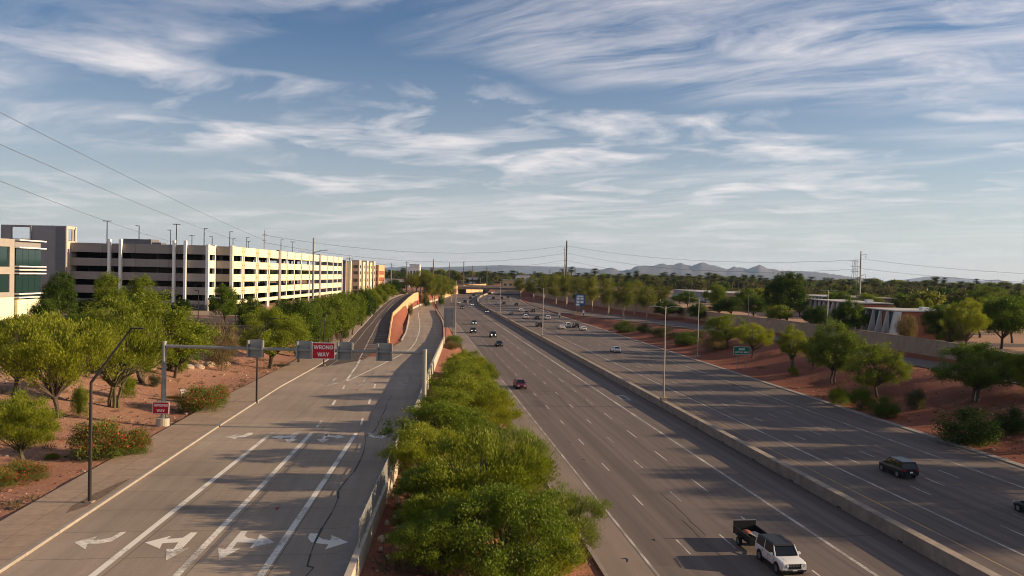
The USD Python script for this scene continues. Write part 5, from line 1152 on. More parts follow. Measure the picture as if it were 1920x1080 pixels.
# ------------------------------------------------------------------ planting: right embankment and beyond
RIGHT = [("mesquite_a", 1362, 205, 588, 84, "grey green tree left of the green guide sign"), ("palo_b", 1412, 186, 606, 88, "bright green tree right behind the green guide sign"), ("palo_a", 1486, 166, 614, 66, "small pale green tree with thin trunk on the red embankment"), ("mesquite_b", 1562, 146, 600, 120, "larger tree with a pale forked trunk on the embankment"), ("mesquite_b", 1645, 131, 642, 124, "rounded green tree leaning right on the embankment"), ("mesquite_a", 1830, 118, 640, 170, "wide tree on dark curved trunks near the right edge"), ("mesquite_a", 1945, 112, 650, 120, "dark tree cut by the right edge"), ("palo_b", 1525, 160, 632, 70, "shaded tree between the thin and the forked one")]
for k, (kd, u, d, vt, w, lab) in enumerate(RIGHT):
    plant(kd, "embankment_tree", lab, "tree", u, d, vt, w, v=690, rot=2.1 * k)
for u, d, vt, w, kd, lab in ((1172, 272, 602, 46, "shrub_dark", "dark shrub nearest the shoulder left of the embankment"), (1208, 262, 608, 30, "shrub_dark", "second dark shrub along the shoulder"), (1238, 246, 612, 50, "shrub_olive", "olive shrub on the embankment right of the dark ones"), (1285, 222, 622, 62, "shrub_dark", "big dark shrub at the foot of the embankment lamp"), (1340, 204, 628, 60, "shrub_dry", "dry brown shrub left of the guide sign"), (1305, 230, 618, 40, "shrub_olive", "olive shrub behind the embankment lamp"), (1576, 128, 728, 44, "shrub_green", "low green shrub below the forked tree"), (1617, 124, 727, 48, "shrub_green", "bright low shrub below the rounded tree"), (1662, 118, 742, 60, "shrub_dark", "dark shrub below the rounded leaning tree"), (1820, 100, 764, 120, "shrub_dark", "wide dark shrub low on the embankment near the right edge"), (1905, 102, 764, 70, "shrub_dark", "dark shrub at the right edge"), (1488, 158, 688, 22, "shrub_green", "tiny green shrub at the thin tree foot"), (1440, 172, 690, 40, "shrub_dry", "dry shrub behind the green guide sign post"), (1265, 240, 622, 40, "shrub_dry", "dry shrub between the olive and the big dark one"), (1720, 120, 728, 40, "shrub_olive", "olive shrub right of the rounded tree")):
    plant(kd, "desert_shrub", lab, "shrub", u, d, vt, w, v=650)
ROWT = [(975, 556, 520, 30), (998, 562, 517, 32), (1020, 566, 516, 32), (1042, 573, 513, 34), (1062, 576, 512, 36), (1086, 580, 518, 36), (1110, 584, 519, 36), (1138, 590, 522, 38), (1168, 598, 526, 42), (1192, 590, 524, 36), (1213, 595, 534, 40), (1236, 588, 536, 36)]
for k, (u, v1, v0, w) in enumerate(ROWT):
    a = at(u, v1, zo)
    d = a[0] * math.sin(YAW) + a[1] * math.cos(YAW)
    plant("tall_a" if k % 2 else "tall_b", "wall_tree", f"pale trunked tree before the sound wall, {nth(k)} of the row from the bridge end", "tree", u, d, v0, w, v=v1, group="tall trees along the sound wall")
BEHIND = [("dense_b", 1475, 262, 510, 84, "largest dark tree, standing above the office roofs"), ("dense_a", 1340, 330, 531, 46, "green round tree left of the largest dark one"), ("dense_b", 1250, 322, 563, 56, "dark tree before the sound wall by the embankment lamp"), ("dense_b", 1310, 296, 568, 44, "dark tree before the sound wall right of the twin lamps"), ("dense_b", 1370, 285, 556, 60, "dark hedge like tree behind the sound wall"), ("dense_b", 1415, 275, 556, 52, "dark tree behind the sound wall beside the single lamp"), ("dense_a", 1440, 300, 548, 40, "green tree left under the largest dark tree"),
          ("dense_b", 1590, 196, 562, 60, "dark tree in front of the longer office"), ("dense_b", 1520, 236, 575, 36, "dark bushy tree by the longer office fins"), ("palo_b", 1812, 160, 560, 84, "yellow green tree behind the right part of the sound wall"), ("dense_b", 1762, 172, 572, 66, "dark tree hiding the brick office corner"), ("dense_a", 1880, 170, 552, 110, "large green tree near the right edge behind the wall"), ("dense_a", 1722, 240, 558, 22, "small upright yellow green tree on the office skyline"), ("dense_a", 1742, 244, 558, 22, "second small upright tree on the office skyline"), ("mesquite_b", 1850, 300, 534, 100, "brownish broad tree above the large green one"), ("dense_a", 1570, 300, 545, 60, "green tree behind the longer office roof"), ("dense_a", 1625, 290, 548, 60, "green tree behind the brick office roof"), ("dense_a", 1290, 360, 545, 40, "green tree among the pale offices"), ("dense_a", 1400, 340, 540, 46, "green tree behind the hedge like trees"), ("dense_a", 1930, 220, 545, 60, "green tree at the right edge above the wall"), ("dense_a", 1690, 300, 548, 40, "green tree behind the roof unit"), ("dense_b", 1540, 214, 572, 44, "dark low tree before the left fins of the longer office"), ("dense_a", 1612, 206, 570, 34, "green tree at the left end of the brick office fins"), ("mesquite_b", 1785, 168, 590, 70, "yellow green low tree over the wall coping on the right"), ("dense_b", 1900, 190, 556, 80, "dark tree behind the large green one"), ("dense_a", 1840, 205, 556, 90, "green tree filling the gap behind the wall on the right"), ("dense_a", 1460, 240, 570, 50, "green tree at the foot of the largest dark tree"), ("dense_b", 1350, 300, 566, 50, "dark tree over the wall right of the twin lamps"), ("dense_b", 1230, 400, 555, 40, "dark tree before the pale curved offices"), ("dense_a", 1275, 410, 552, 36, "green tree before the pale curved offices"), ("dense_a", 1660, 232, 566, 40, "green tree showing above the brick office roof"), ("mesquite_b", 1500, 300, 548, 60, "green tree between the dark tree and the longer office")]
for k, (kd, u, d, vt, w, lab) in enumerate(BEHIND):
    plant(kd, "garden_tree", lab, "tree", u, d, vt, w, v=580, rot=1.7 * k)
plant("shrub_dry", "dry_tree", "rust brown bush against the brick office wall", "bush", 1700, 183, 588, 40, v=600)
# tall trees just beyond the right edge of the picture, whose long shadows cross the lanes
for k, (x, y, h) in enumerate(((98, 60, 15), (87, 68, 13), (104, 73, 17), (112, 55, 17), (98, 84, 14), (96.5, 94, 13), (108, 92, 15), (103, 104, 13), (110, 112, 14), (108, 124, 12))):
    plant("tall_a" if k % 2 else "dense_b", "tall_roadside_tree", "tall tree beside the entrance ramp outside the right edge of the view", "tree", 0, 0, h=h, w=h * 0.62, xy=(x, y), group="tall trees beside the entrance ramp near the camera")

PALMS = [(1193, 507, 470), (1178, 511, 470), (1252, 516, 600), (1327, 511, 480), (1352, 517, 560), (1372, 517, 560), (1394, 515, 480), (1410, 517, 500), (1083, 512, 620), (1110, 514, 700), (1752, 519, 420), (1735, 525, 430), (1785, 530, 460), (1820, 532, 430), (1910, 531, 380), (1855, 531, 430), (1498, 512, 460), (1580, 526, 480), (1540, 526, 500), (1640, 527, 500), (1225, 518, 640), (1278, 517, 660), (1140, 514, 650), (1300, 518, 640), (960, 507, 800), (940, 508, 850), (1010, 511, 800), (730, 506, 700), (850, 507, 850), (903, 508, 800),
         (1045, 511, 700), (1062, 514, 760), (1098, 511, 640), (1125, 517, 600), (1160, 513, 600), (1208, 514, 560), (1240, 512, 620), (1265, 519, 560), (1290, 513, 700), (1312, 516, 600), (1340, 513, 640), (1384, 520, 520), (1425, 516, 600), (1436, 521, 540), (1455, 517, 620), (1520, 519, 560), (1558, 521, 520), (1592, 523, 560), (1625, 523, 540), (1655, 530, 470), (1672, 526, 500), (1690, 530, 480), (1705, 528, 520), (1722, 531, 460), (1768, 527, 480), (1800, 527, 500), (1835, 530, 470), (1872, 533, 450), (1890, 530, 460), (780, 507, 820), (760, 509, 760), (820, 508, 840), (870, 509, 830), (925, 510, 820)]
for k, (u, v, d) in enumerate(sorted(PALMS)):
    kd = "palm_a" if k % 3 else "palm_b"
    plant(kd, "palm_tree", f"tall fan palm above the distant treeline, {nth(k)} palm from the left", "palm", u, d, v, 13 + 5 * ((k * 7) % 4) / 3, v=545, group="fan palms on the skyline")
# woods that close the view: the nearer trees one by one, the rest as one mass
g = np.random.default_rng(99)
cnt = 0
for k in range(4000):
    if cnt >= 300:
        break
    u, d = g.uniform(700, 1960), 210 + 650 * g.random() ** 0.9
    lat = (u - 960) / F * d
    if u > 960 and (lat < 104 or (lat < 124 and d < 275) or (lat < 162 and 290 < d < 356 and lat < 152)):
        if not (d > 700 and lat > 60):
            continue
    if u <= 960 and (d < 690 if u > 755 else d < 430):
        continue
    x, y, _ = grid(lat, d)
    if float(XRL(y)) - 12 < x < float(XR(y)) + 14 or abs(y - BY - 13) < 22:
        continue
    if 1200 < u < 1350 and 420 < d < 530:
        continue
    cnt += 1
    h = 3.5 + 7.5 * g.random() ** 1.5
    plant(("far_a", "far_b", "far_c", "far_d")[k % 4], "distant_tree", "tree in the woods behind the road and offices", "tree", 0, 0, h=h, w=h * g.uniform(0.85, 1.3), xy=(x, y), group="trees of the middle distance")
pi_path = free("/World", "distant_woods")
pi = UsdGeom.PointInstancer.Define(stage, pi_path)
tg = []
for nm in ("far_a", "far_b", "far_c", "far_d", "palm_b"):
    px_ = UsdGeom.Xform.Define(stage, f"{pi_path}/{nm}")
    px_.GetPrim().GetReferences().AddInternalReference(KINDS[nm][0])
    tg.append(px_.GetPath())
pi.CreatePrototypesRel().SetTargets(tg)
pos, idx, scl, ori = [], [], [], []
for k in range(9000):
    d = 820 * math.exp(g.random() * 1.75)
    lat = g.uniform(-0.75, 0.75) * d
    x, y, _ = grid(lat, d)
    if y < 1650 and float(XRL(y)) - 10 < x < float(XR(y)) + 10:
        continue
    if lat / d < -0.19 and d < 1200 and g.random() < 0.5:
        continue
    s = 0.55 + 1.25 * g.random() ** 1.7
    pos.append((x, y, ground(x, y) - 0.3)); idx.append(4 if k % 17 == 0 else k % 4); scl.append((s * 1.25, s * 1.25, s)); a = g.uniform(0, np.pi)
    ori.append(Gf.Quath(math.cos(a), 0, 0, math.sin(a)))
pi.CreatePositionsAttr(Vt.Vec3fArray.FromNumpy(np.array(pos, np.float32)))
pi.CreateProtoIndicesAttr(Vt.IntArray([int(i) for i in idx]))
pi.CreateScalesAttr(Vt.Vec3fArray.FromNumpy(np.array(scl, np.float32)))
pi.CreateOrientationsAttr(Vt.QuathArray(ori))
tag(pi_path, "far off woods reaching to the foot of the mountains", "woods", kind="stuff")

# ------------------------------------------------------------------ far buildings seen over the trees
def far_block(lab, u, d, w, h, m, top=None, deep=14):
    p = pd(u, 545, d)
    z = ground(p[0], p[1])
    t = thing("distant_building", lab, "building", (p[0], p[1], z), -YAW)
    part("wall", MB().b(-w / 2, w / 2, 0, deep, 0, h), M[m], t)
    part("roof", MB().b(-w / 2 - 0.4, w / 2 + 0.4, -0.4, deep + 0.4, h + 0.002, h + 0.5), M["roof"], t)
    for k in range(3):
        part("window", MB().b(-w / 2 + w * (k + 0.25) / 3, -w / 2 + w * (k + 0.75) / 3, -0.08, -0.01, h * 0.35, h * 0.7), M["glass"], t)
far_block("small white tower block left of the roadside tree clump", 776, 700, 8, 17.5, "white_wall")
far_block("low pink building above the right end of the bridge", 957, 760, 15, 10.5, "orange_wall")
far_block("long low white building behind the treeline on the left", 735, 620, 26, 5.0, "white_wall")
far_block("pale white houses on the skyline right of the bridge", 980, 1000, 18, 11, "white_wall")
far_block("white low roofed building behind the bridge", 885, 900, 34, 6.5, "white_wall")
far_block("pale house between the trees right of the bridge", 1003, 830, 16, 12, "white_wall")

# ------------------------------------------------------------------ loose gravel and dry tufts on the red earth
def scatter(name, protos, n, where, size, label):
    path = free("/World", name)
    q = UsdGeom.PointInstancer.Define(stage, path)
    tg_ = []
    for nm, mb, m in protos:
        tg_.append(part(nm, mb, m, path))
    q.CreatePrototypesRel().SetTargets([Sdf.Path(x) for x in tg_])
    P, S, I, O = [], [], [], []
    while len(P) < n:
        x, y = where()
        P.append((x, y, ground(x, y))); I.append(len(P) % len(protos)); sc = size * math.exp(g.normal() * 0.45); S.append((sc, sc * g.uniform(0.7, 1.2), sc * g.uniform(0.5, 1.0)))
        a_ = g.uniform(0, np.pi); O.append(Gf.Quath(math.cos(a_), 0, 0, math.sin(a_)))
    q.CreatePositionsAttr(Vt.Vec3fArray.FromNumpy(np.array(P, np.float32))); q.CreateScalesAttr(Vt.Vec3fArray.FromNumpy(np.array(S, np.float32)))
    q.CreateProtoIndicesAttr(Vt.IntArray(I)); q.CreateOrientationsAttr(Vt.QuathArray(O))
    tag(path, label, name.replace("_", " "), kind="stuff")
def on_earth():
    k = g.random()
    y = 36 + 110 * g.random() ** 1.3
    if k < 0.5:
        return float(XW0(y)) - 0.4 - 26 * g.random() ** 1.2, y
    if k < 0.68:
        return g.uniform(float(XRR(y)) + 0.8, float(XL(y)) - 0.4), y
    return g.uniform(float(XR(y)) + 1.3, float(XO1(y)) - 0.5), y
def pebble(seed):
    r = np.random.default_rng(seed)
    m = trimesh.creation.icosphere(1, 1.0); m.vertices = np.asarray(m.vertices) * (1 + 0.4 * (r.random((len(m.vertices), 1)) - 0.5))
    return MB().mesh(m)
M["gravel_red"] = mat("gravel_red", (0.20, 0.085, 0.055), 0.95, 0.3, 3.0)
M["gravel_tan"] = mat("gravel_tan", (0.33, 0.24, 0.17), 0.95, 0.3, 3.0)
scatter("loose_gravel", [("red_pebble", pebble(1), M["gravel_red"]), ("tan_pebble", pebble(2), M["gravel_tan"]), ("dark_pebble", pebble(3), M["bark"])], 5200, on_earth, 0.075, "loose stones scattered over the red gravel banks")
tuft = lambda sd: leaves(np.array([(0, 0, 0.12)]), 60, 0.16, (0.34, 0.02), sd, "spray", 0.5, (0, 0, -0.25))
scatter("dry_weeds", [("tuft", tuft(5), M["dry"]), ("green_tuft", tuft(6), M["oliv"])], 750, on_earth, 0.9, "small dry weeds and grass tufts on the red gravel banks")

# ------------------------------------------------------------------ vehicles (x to the front)
def rr(w, z0, z1, top, x, y0=0.0):
    """one rounded cross-section of a car body"""
    h = z1 - z0
    q = [(-w * 0.90, z0), (-w, z0 + 0.18 * h), (-w * 1.0, z0 + 0.62 * h), (-w * 0.955, z0 + 0.90 * h), (-w * top, z1)]
    return np.array([(x, a, b) for a, b in q] + [(x, -a, b) for a, b in q[::-1]])
CARS = {
    # stations: x, half width, sill, deck;  cabin: (x, z) of rear foot, rear top, front top, front foot, half width at foot and roof
    "sedan": dict(st=[(-2.32, 0.70, 0.42, 0.84), (-2.22, 0.84, 0.28, 0.98), (-1.6, 0.90, 0.22, 1.02), (-0.6, 0.91, 0.2, 0.97), (0.7, 0.91, 0.2, 0.96), (1.45, 0.89, 0.22, 0.88), (2.0, 0.83, 0.26, 0.78), (2.3, 0.66, 0.36, 0.68)],
                  cab=[(-1.85, 1.0), (-1.1, 1.43), (0.25, 1.45), (1.15, 0.95)], cw=(0.80, 0.60), wheels=(-1.38, 1.40), wr=0.33),
    "suv": dict(st=[(-2.25, 0.78, 0.5, 1.0), (-2.2, 0.88, 0.36, 1.08), (-1.5, 0.93, 0.3, 1.1), (0.6, 0.93, 0.3, 1.08), (1.35, 0.91, 0.3, 1.04), (2.0, 0.86, 0.34, 0.96), (2.25, 0.72, 0.44, 0.86)],
                cab=[(-2.12, 1.08), (-1.85, 1.68), (0.35, 1.72), (1.1, 1.06)], cw=(0.84, 0.68), wheels=(-1.35, 1.38), wr=0.37),
    "pickup": dict(st=[(-2.75, 0.86, 0.55, 1.1), (-2.7, 0.95, 0.45, 1.14), (-1.0, 0.96, 0.4, 1.14), (0.9, 0.96, 0.4, 1.12), (1.7, 0.95, 0.4, 1.1), (2.5, 0.92, 0.42, 1.02), (2.75, 0.80, 0.5, 0.92)],
                   cab=[(-0.95, 1.14), (-0.75, 1.82), (0.7, 1.84), (1.4, 1.12)], cw=(0.86, 0.70), wheels=(-1.7, 1.75), wr=0.40),
    "boxy": dict(st=[(-2.1, 0.84, 0.5, 1.06), (-2.06, 0.90, 0.40, 1.10), (-1.3, 0.91, 0.34, 1.12), (0.9, 0.91, 0.34, 1.08), (1.6, 0.91, 0.34, 1.06), (2.02, 0.88, 0.38, 1.0), (2.12, 0.84, 0.46, 0.92)],
                 cab=[(-2.0, 1.10), (-1.92, 1.66), (0.50, 1.70), (0.98, 1.07)], cw=(0.85, 0.73), wheels=(-1.28, 1.30), wr=0.37)}
def car_kind(shape, paint, lights="off", roof=None, boxy=False):
    root = kind_root(f"{shape}_{paint}" + ("_lit" if lights == "on" else ""))
    c = CARS[shape]
    body = MB().loft([rr(w, z0, z1, 0.86, x) for x, w, z0, z1 in c["st"]])
    b = part("body", body, M["car_" + paint], root, smooth=35)
    (x0, z0), (x1, z1), (x2, z2), (x3, z3) = c["cab"]
    wf, wt = c["cw"]
    glass = MB().loft([np.array([(x0, -wf, z0 - 0.02), (x0, wf, z0 - 0.02), (x3, wf, z3 - 0.02), (x3, -wf, z3 - 0.02)]), np.array([(x1, -wt, z1 - 0.04), (x1, wt, z1 - 0.04), (x2, wt, z2 - 0.04), (x2, -wt, z2 - 0.04)])])
    part("windows", glass, M["car_glass"], root)
    e = 0.03
    part("roof", MB().loft([np.array([(x1 - 0.10, -wt - 0.05, z1 - 0.07), (x1 - 0.10, wt + 0.05, z1 - 0.07), (x2 + 0.10, wt + 0.05, z2 - 0.07), (x2 + 0.10, -wt - 0.05, z2 - 0.07)]), np.array([(x1, -wt + 0.04, z1 + 0.015), (x1, wt - 0.04, z1 + 0.015), (x2, wt - 0.04, z2 + 0.015), (x2, -wt + 0.04, z2 + 0.015)])]), M[roof or "car_" + paint], root)
    for s in (-1, 1):
        for (xa, za), (xb, zb2), r in (((x0, z0), (x1, z1), 0.055), ((x3, z3), (x2, z2), 0.045), (((x0 * 0.55 + x3 * 0.45), z3), ((x1 * 0.5 + x2 * 0.5), z2), 0.035)):
            part("pillar", MB().tube([(xa, s * (wf + 0.005), za - 0.03), (xb, s * (wt + 0.005), zb2 - 0.03)], r, 6), M["car_" + paint], root)
        part("mirror", MB().box((x3 - 0.25, s * (wf + 0.16), z3 + 0.10), (0.16, 0.2, 0.14), taper=0.8), M["car_" + paint], root)
        for xw in c["wheels"]:
            hw = max(a[1] for a in c["st"])
            part("wheel_arch", MB().wheel((xw, s * (hw - 0.05), c["wr"] + 0.02), c["wr"] + 0.07, 0.13), M["black_trim"], root)
            w = part("wheel", MB().wheel((xw, s * (hw - 0.09), c["wr"]), c["wr"], 0.24), M["tyre"], root)
            part("rim", MB().wheel((xw, s * (hw - 0.085), c["wr"]), c["wr"] * 0.62, 0.25), M["rim"], w)
        xf, wf2, zf0, zf1 = c["st"][-1]
        xr_, wr2, zr0, zr1 = c["st"][0]
        part("headlight", MB().box((xf - 0.02, s * wf2 * 0.78, zf1 - 0.06 - (0.02 if boxy else 0)), (0.1, 0.30, 0.13)), M["head" if lights == "on" else "head_off"], root)
        part("tail_light", MB().box((xr_ + 0.02, s * wr2 * 0.85, zr1 - 0.10), (0.1, 0.28, 0.16)), M["tail"], root)
    part("grille", MB().box((xf - 0.01, 0, (zf0 + zf1) / 2 - 0.02), (0.06, wf2 * 1.1, (zf1 - zf0) * 0.45)), M["black_trim"], root)
    for s in (-1, 1):
        hw = max(a[1] for a in c["st"])
        for xd in (x0 * 0.4, x3 * 0.55 - 0.1):
            part("door_seam", MB().b(xd - 0.01, xd + 0.01, s * (hw - 0.012) - 0.01, s * (hw - 0.012) + 0.01, 0.42, c["st"][3][3] - 0.14), M["black_trim"], root)
    part("number_plate", MB().box((xr_ - 0.075, 0, zr0 + 0.22), (0.02, 0.32, 0.14)), M["white_sign"], root)
    part("windscreen_base", MB().box((x3 + 0.02, 0, z3 - 0.0), (0.1, wf * 1.7, 0.03)), M["black_trim"], root)
    part("bumper", MB().box((xr_ - 0.02, 0, zr0 + 0.05), (0.1, wr2 * 1.7, 0.18)), M["black_trim"], root)
    return root
CK = {}
def car(shape, paint, u, v, lab, away, name=None, lights="off", yaw=0.0, s=1.0):
    key = (shape, paint, lights)
    if key not in CK:
        CK[key] = car_kind(shape, paint, lights)
    a = at(u, v, zf)
    dy = 0.5
    turn = math.atan2(float(sh(a[1] + dy)) - float(sh(a[1])), dy)
    rz = (math.pi / 2 if away else -math.pi / 2) - turn + yaw
    cat = {"sedan": "car", "suv": "suv", "pickup": "pickup truck", "boxy": "suv"}[shape]
    return copy(CK[key], name or {"car": "car", "suv": "suv", "pickup truck": "pickup_truck"}[cat], lab, cat, (a[0], a[1], a[2] + 0.005), rz, (s, s, s))
# towards the camera
NEAR = [("sedan", "red", 974.5, 727, "dark red sedan driving towards the camera beside the shrub belt", "off"), ("sedan", "black", 935, 649, "black sedan, the second car behind the dark red sedan", "off"), ("suv", "black", 924, 632, "black car in the middle lane just beyond the second black sedan", "on"), ("suv", "dark", 887, 624, "dark suv in the outer lane with headlights lit", "on"), ("sedan", "black", 889, 608, "small black car behind the dark suv", "on"),
        ("sedan", "dark", 912, 585.5, "dark car close to the median barrier with headlights lit", "on"), ("suv", "black", 866.5, 579, "black suv with lit headlights by the sign back", "on"), ("sedan", "white", 860, 569, "white car entering from the far bend on the left", "off"), ("suv", "black", 872, 568, "small dark suv behind the white car in the bend", "off"), ("suv", "dark", 883, 568.5, "dark car in the bend left of the median", "off"), ("pickup", "black", 882, 561, "tall dark truck farther up the bend", "off"), ("sedan", "dark", 888, 555, "tiny dark car just before the bridge shadow", "off"), ("sedan", "white", 885, 573, "white car nose lit in the bend", "on")]
for sp, pt, u, v, lab, lt in NEAR:
    car(sp, pt, u, v, lab, False, lights=lt)
AWAY = [("suv", "black", 1683, 889, "black suv alone in the near right hand lanes"), ("sedan", "dark", 1949, 968, "dark car cut by the right edge of the picture"), ("sedan", "white", 1154, 660, "white sedan alone in the middle of the right hand lanes"), ("sedan", "white", 1093, 619.5, "white car rightmost of the row of four"), ("suv", "black", 1079, 614.5, "black suv second from right in the row of four"), ("suv", "white", 1064, 613.5, "white suv second from left in the row of four"), ("sedan", "white", 1053, 617, "white car leftmost of the row of four"), ("suv", "black", 1010, 612.5, "black suv near the median behind the row of four"),
        ("suv", "white", 1027, 599.5, "white van like suv ahead of the row of four"), ("sedan", "dark", 1006, 598.5, "dark sedan between the white ones farther ahead"), ("suv", "white", 985, 597.5, "white suv nearest the median at the second lamp post"), ("pickup", "silver", 986, 590, "silver pickup ahead of the white suv by the median"), ("sedan", "silver", 958, 589.5, "silver car close along the median barrier"), ("suv", "white", 976.5, 584.5, "white suv in the left lanes farther ahead"), ("sedan", "dark", 999, 585, "dark car in the right lanes farther ahead"), ("suv", "black", 968, 573, "black suv where the lanes begin to bend"), ("sedan", "dark", 945, 570.5, "dark car near the foot of the third lamp post"), ("suv", "black", 940.5, 561, "black suv in the bend before the bridge"), ("sedan", "dark", 952, 559, "dark car in the bend right of the black suv"), ("sedan", "white", 932, 571, "white car by the median in the bend"), ("suv", "dark", 925, 561, "dark suv at the left of the bend"), ("sedan", "white", 913, 561, "white car beside the bridge pier")]
for sp, pt, u, v, lab in AWAY:
    car(sp, pt, u, v, lab, True)
# the white boxy suv with a black roof, towing an open trailer
CARS_B = car_kind("boxy", "white", "off", "black_trim", True)
_x, _w = 2.13, 0.84
part("grille_panel", MB().b(2.105, 2.15, -0.66, 0.66, 0.70, 0.90), M["black_trim"], CARS_B)
for s_ in (-1, 1):
    part("round_lamp", MB().tube([(2.14, s_ * 0.52, 0.80), (2.175, s_ * 0.52, 0.80)], 0.095, 14), M["head_off"], CARS_B)
    part("fog_lamp", MB().tube([(2.12, s_ * 0.62, 0.52), (2.15, s_ * 0.62, 0.52)], 0.06, 10), M["head_off"], CARS_B)
    part("roof_rail", MB().tube([(-1.6, s_ * 0.68, 1.73), (0.3, s_ * 0.68, 1.77)], 0.025, 6), M["black_trim"], CARS_B)
    part("sill_cladding", MB().b(-0.95, 0.95, s_ * 0.925 - 0.012, s_ * 0.925 + 0.012, 0.33, 0.47), M["black_trim"], CARS_B)
    for xd in (-0.95, 0.0, 0.92):
        part("door_seam", MB().b(xd - 0.008, xd + 0.008, s_ * 0.914 - 0.004, s_ * 0.914 + 0.004, 0.5, 0.98), M["black_trim"], CARS_B)
    for xd in (-0.75, 0.2):
        part("door_handle", MB().b(xd - 0.08, xd + 0.08, s_ * 0.918 - 0.012, s_ * 0.918 + 0.012, 0.90, 0.93), M["black_trim"], CARS_B)
for k in range(7):
    part("grille_slot", MB().b(2.152, 2.156, -0.36 + k * 0.105, -0.36 + k * 0.105 + 0.05, 0.72, 0.88), M["rim"], CARS_B)
part("lower_bumper", MB().b(2.06, 2.17, -0.80, 0.80, 0.40, 0.50), M["black_trim"], CARS_B)
part("number_plate", MB().b(2.171, 2.178, -0.16, 0.16, 0.46, 0.54), M["white_sign"], CARS_B)
part("bonnet_seam", MB().b(1.05, 2.0, -0.55, -0.54, 1.065, 1.072), M["black_trim"], CARS_B)
a = at(1462, 1062, zf)
jp = (a[0], a[1], a[2] + 0.005)
JR = -math.pi / 2 + 0.02
t = copy(CARS_B, "suv", "white boxy suv with black roof towing a trailer at the bottom of the picture", "suv", jp, JR)
def off(x, y, z=0.0):
    return (jp[0] + x * math.cos(JR) - y * math.sin(JR), jp[1] + x * math.sin(JR) + y * math.cos(JR), jp[2] + z)
tr = thing("trailer", "small black open utility trailer towed behind the white boxy suv", "trailer", off(-4.3, 0.0), JR)
part("floor", MB().b(-1.5, 1.35, -0.85, 0.85, 0.52, 0.6), M["black_trim"], tr)
for y0 in (-0.88, 0.84):
    part("side_panel", MB().b(-1.5, 1.35, y0, y0 + 0.04, 0.55, 1.05), M["black_trim"], tr)
    part("top_rail", MB().b(-1.52, 1.36, y0 - 0.02, y0 + 0.06, 1.055, 1.11), M["black_trim"], tr)
part("tailgate", MB().b(-1.56, -1.505, -0.9, 0.9, 0.5, 1.45), M["black_trim"], tr)
part("tailgate_rail", MB().b(-1.57, -1.50, -0.92, 0.92, 1.455, 1.52), M["galv"], tr)
part("front_panel", MB().b(1.355, 1.4, -0.88, 0.88, 0.55, 1.05), M["black_trim"], tr)
part("drawbar", MB().tube([(1.3, -0.5, 0.48), (2.35, 0, 0.48)], 0.05, 6), M["black_trim"], tr)
part("drawbar", MB().tube([(1.3, 0.5, 0.48), (2.35, 0, 0.48)], 0.05, 6), M["black_trim"], tr)
for s in (-1, 1):
    w = part("wheel", MB().wheel((-0.15, s * 1.02, 0.34), 0.34, 0.2), M["tyre"], tr)
    part("rim", MB().wheel((-0.15, s * 1.025, 0.34), 0.2, 0.21), M["rim"], w)
    part("mudguard", MB().b(-0.6, 0.3, s * 1.02 - 0.13, s * 1.02 + 0.13, 0.72, 0.76), M["black_trim"], tr)
bx = thing("cargo_board", "pale board lying on the load in the open trailer", "board", off(-4.0, 0.25, 0.60), JR + 0.15)
part("board", MB().b(-0.9, 0.7, -0.35, 0.35, 0.22, 0.28), M["concrete"], bx)
part("crate", MB().b(-0.8, 0.6, -0.3, 0.3, 0.0, 0.215), M["wood_pole"], bx)
bx = thing("cargo_bag", "reddish bag in the open trailer behind the pale board", "bag", off(-4.9, -0.25, 0.60), JR)
m = trimesh.creation.icosphere(2, 1.0); m.vertices = np.asarray(m.vertices) * (0.45, 0.35, 0.22) + (0, 0, 0.2)
part("bag", MB().mesh(m), M["brick_red"], bx, smooth=True)
part("tie", MB().tube([(0.43, 0, 0.2), (0.52, 0, 0.24)], 0.05, 6), M["black_trim"], bx)

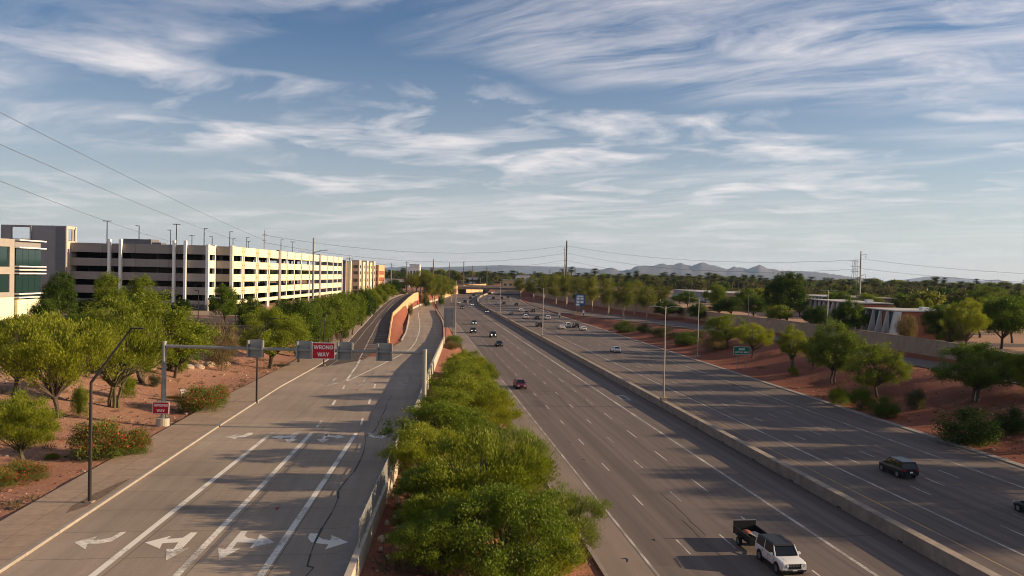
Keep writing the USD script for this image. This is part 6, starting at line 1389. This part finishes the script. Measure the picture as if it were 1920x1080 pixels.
# ------------------------------------------------------------------ mountains
def range_mesh(pts, dist, depth, seed, rough=0.10, step=90):
    us = np.array([p[0] for p in pts], float); vs = np.array([p[1] for p in pts], float)
    n = int((us[-1] - us[0]) / 3.0)
    U = np.linspace(us[0], us[-1], n)
    H = np.array([max(0.0, pd(u, np.interp(u, us, vs), dist)[2] - 9.0) for u in U])
    rows = []
    K = 15
    for j in range(K):
        s = -1 + 2 * j / (K - 1)
        d = dist + s * depth / 2
        lat = (U - 960) / F * d
        prof = max(0.0, 1 - abs(s)) ** 0.8
        q = meshkit.fbm(np.column_stack([U * 0.045, np.full(n, s * 2.6), np.zeros(n)]), 4, seed)
        z = 9.0 + H * np.clip(prof * (0.72 + 0.56 * q) if abs(s) > 0.02 else 1 + rough * (meshkit.fbm(np.column_stack([U * 0.16, np.zeros(n), np.zeros(n)]), 3, seed) - 0.5), 0, 1.03) - 8.0 * (abs(s) > 0.98)
        rows.append(np.column_stack([lat * math.cos(YAW) + d * math.sin(YAW), -lat * math.sin(YAW) + d * math.cos(YAW), z]))
    V = np.array(rows)
    i, j = np.meshgrid(np.arange(K - 1), np.arange(n - 1), indexing="ij")
    return V.reshape(-1, 3), np.stack([i * n + j, i * n + j + 1, (i + 1) * n + j + 1, (i + 1) * n + j], -1).reshape(-1, 4)
struct("mountains", range_mesh([(1080, 518), (1120, 507), (1145, 501), (1160, 508), (1180, 505), (1195, 498), (1218, 498), (1240, 495), (1258, 497), (1277, 493), (1295, 498), (1315, 492.5), (1340, 498), (1362, 504), (1376, 500), (1400, 504), (1424, 497.5), (1440, 503), (1465, 508), (1500, 509), (1540, 511), (1575, 516), (1610, 521), (1640, 523), (1665, 528), (1700, 533), (1760, 540)], 15000, 5000, 3, 0.2), M["mountain"], smooth=True)
struct("far_mountains", range_mesh([(560, 512), (640, 506), (700, 503), (760, 500), (820, 501), (880, 499), (940, 497), (1000, 499), (1060, 500), (1120, 505), (1180, 512), (1300, 516)], 22000, 5000, 8, 0.05), M["mountain"], smooth=True)
struct("low_mountains", range_mesh([(1620, 530), (1700, 524), (1740, 518), (1790, 520), (1840, 526), (1870, 524), (1900, 530), (1960, 534), (2100, 528), (2300, 540)], 21000, 4000, 12, 0.05), M["mountain"], smooth=True)

# ------------------------------------------------------------------ haze
if HAZE:
    hz_ = usdkit.material(stage, LK + "haze", {"v": ("principled_volume", {"color": (0.50, 0.70, 1.0), "density": HAZE, "anisotropy": 0.2})}, [], volume="v.volume")
    tag(part("haze", MB().b(-16000, 16000, -400, 27500, -3.5, 900), hz_), kind="stuff")
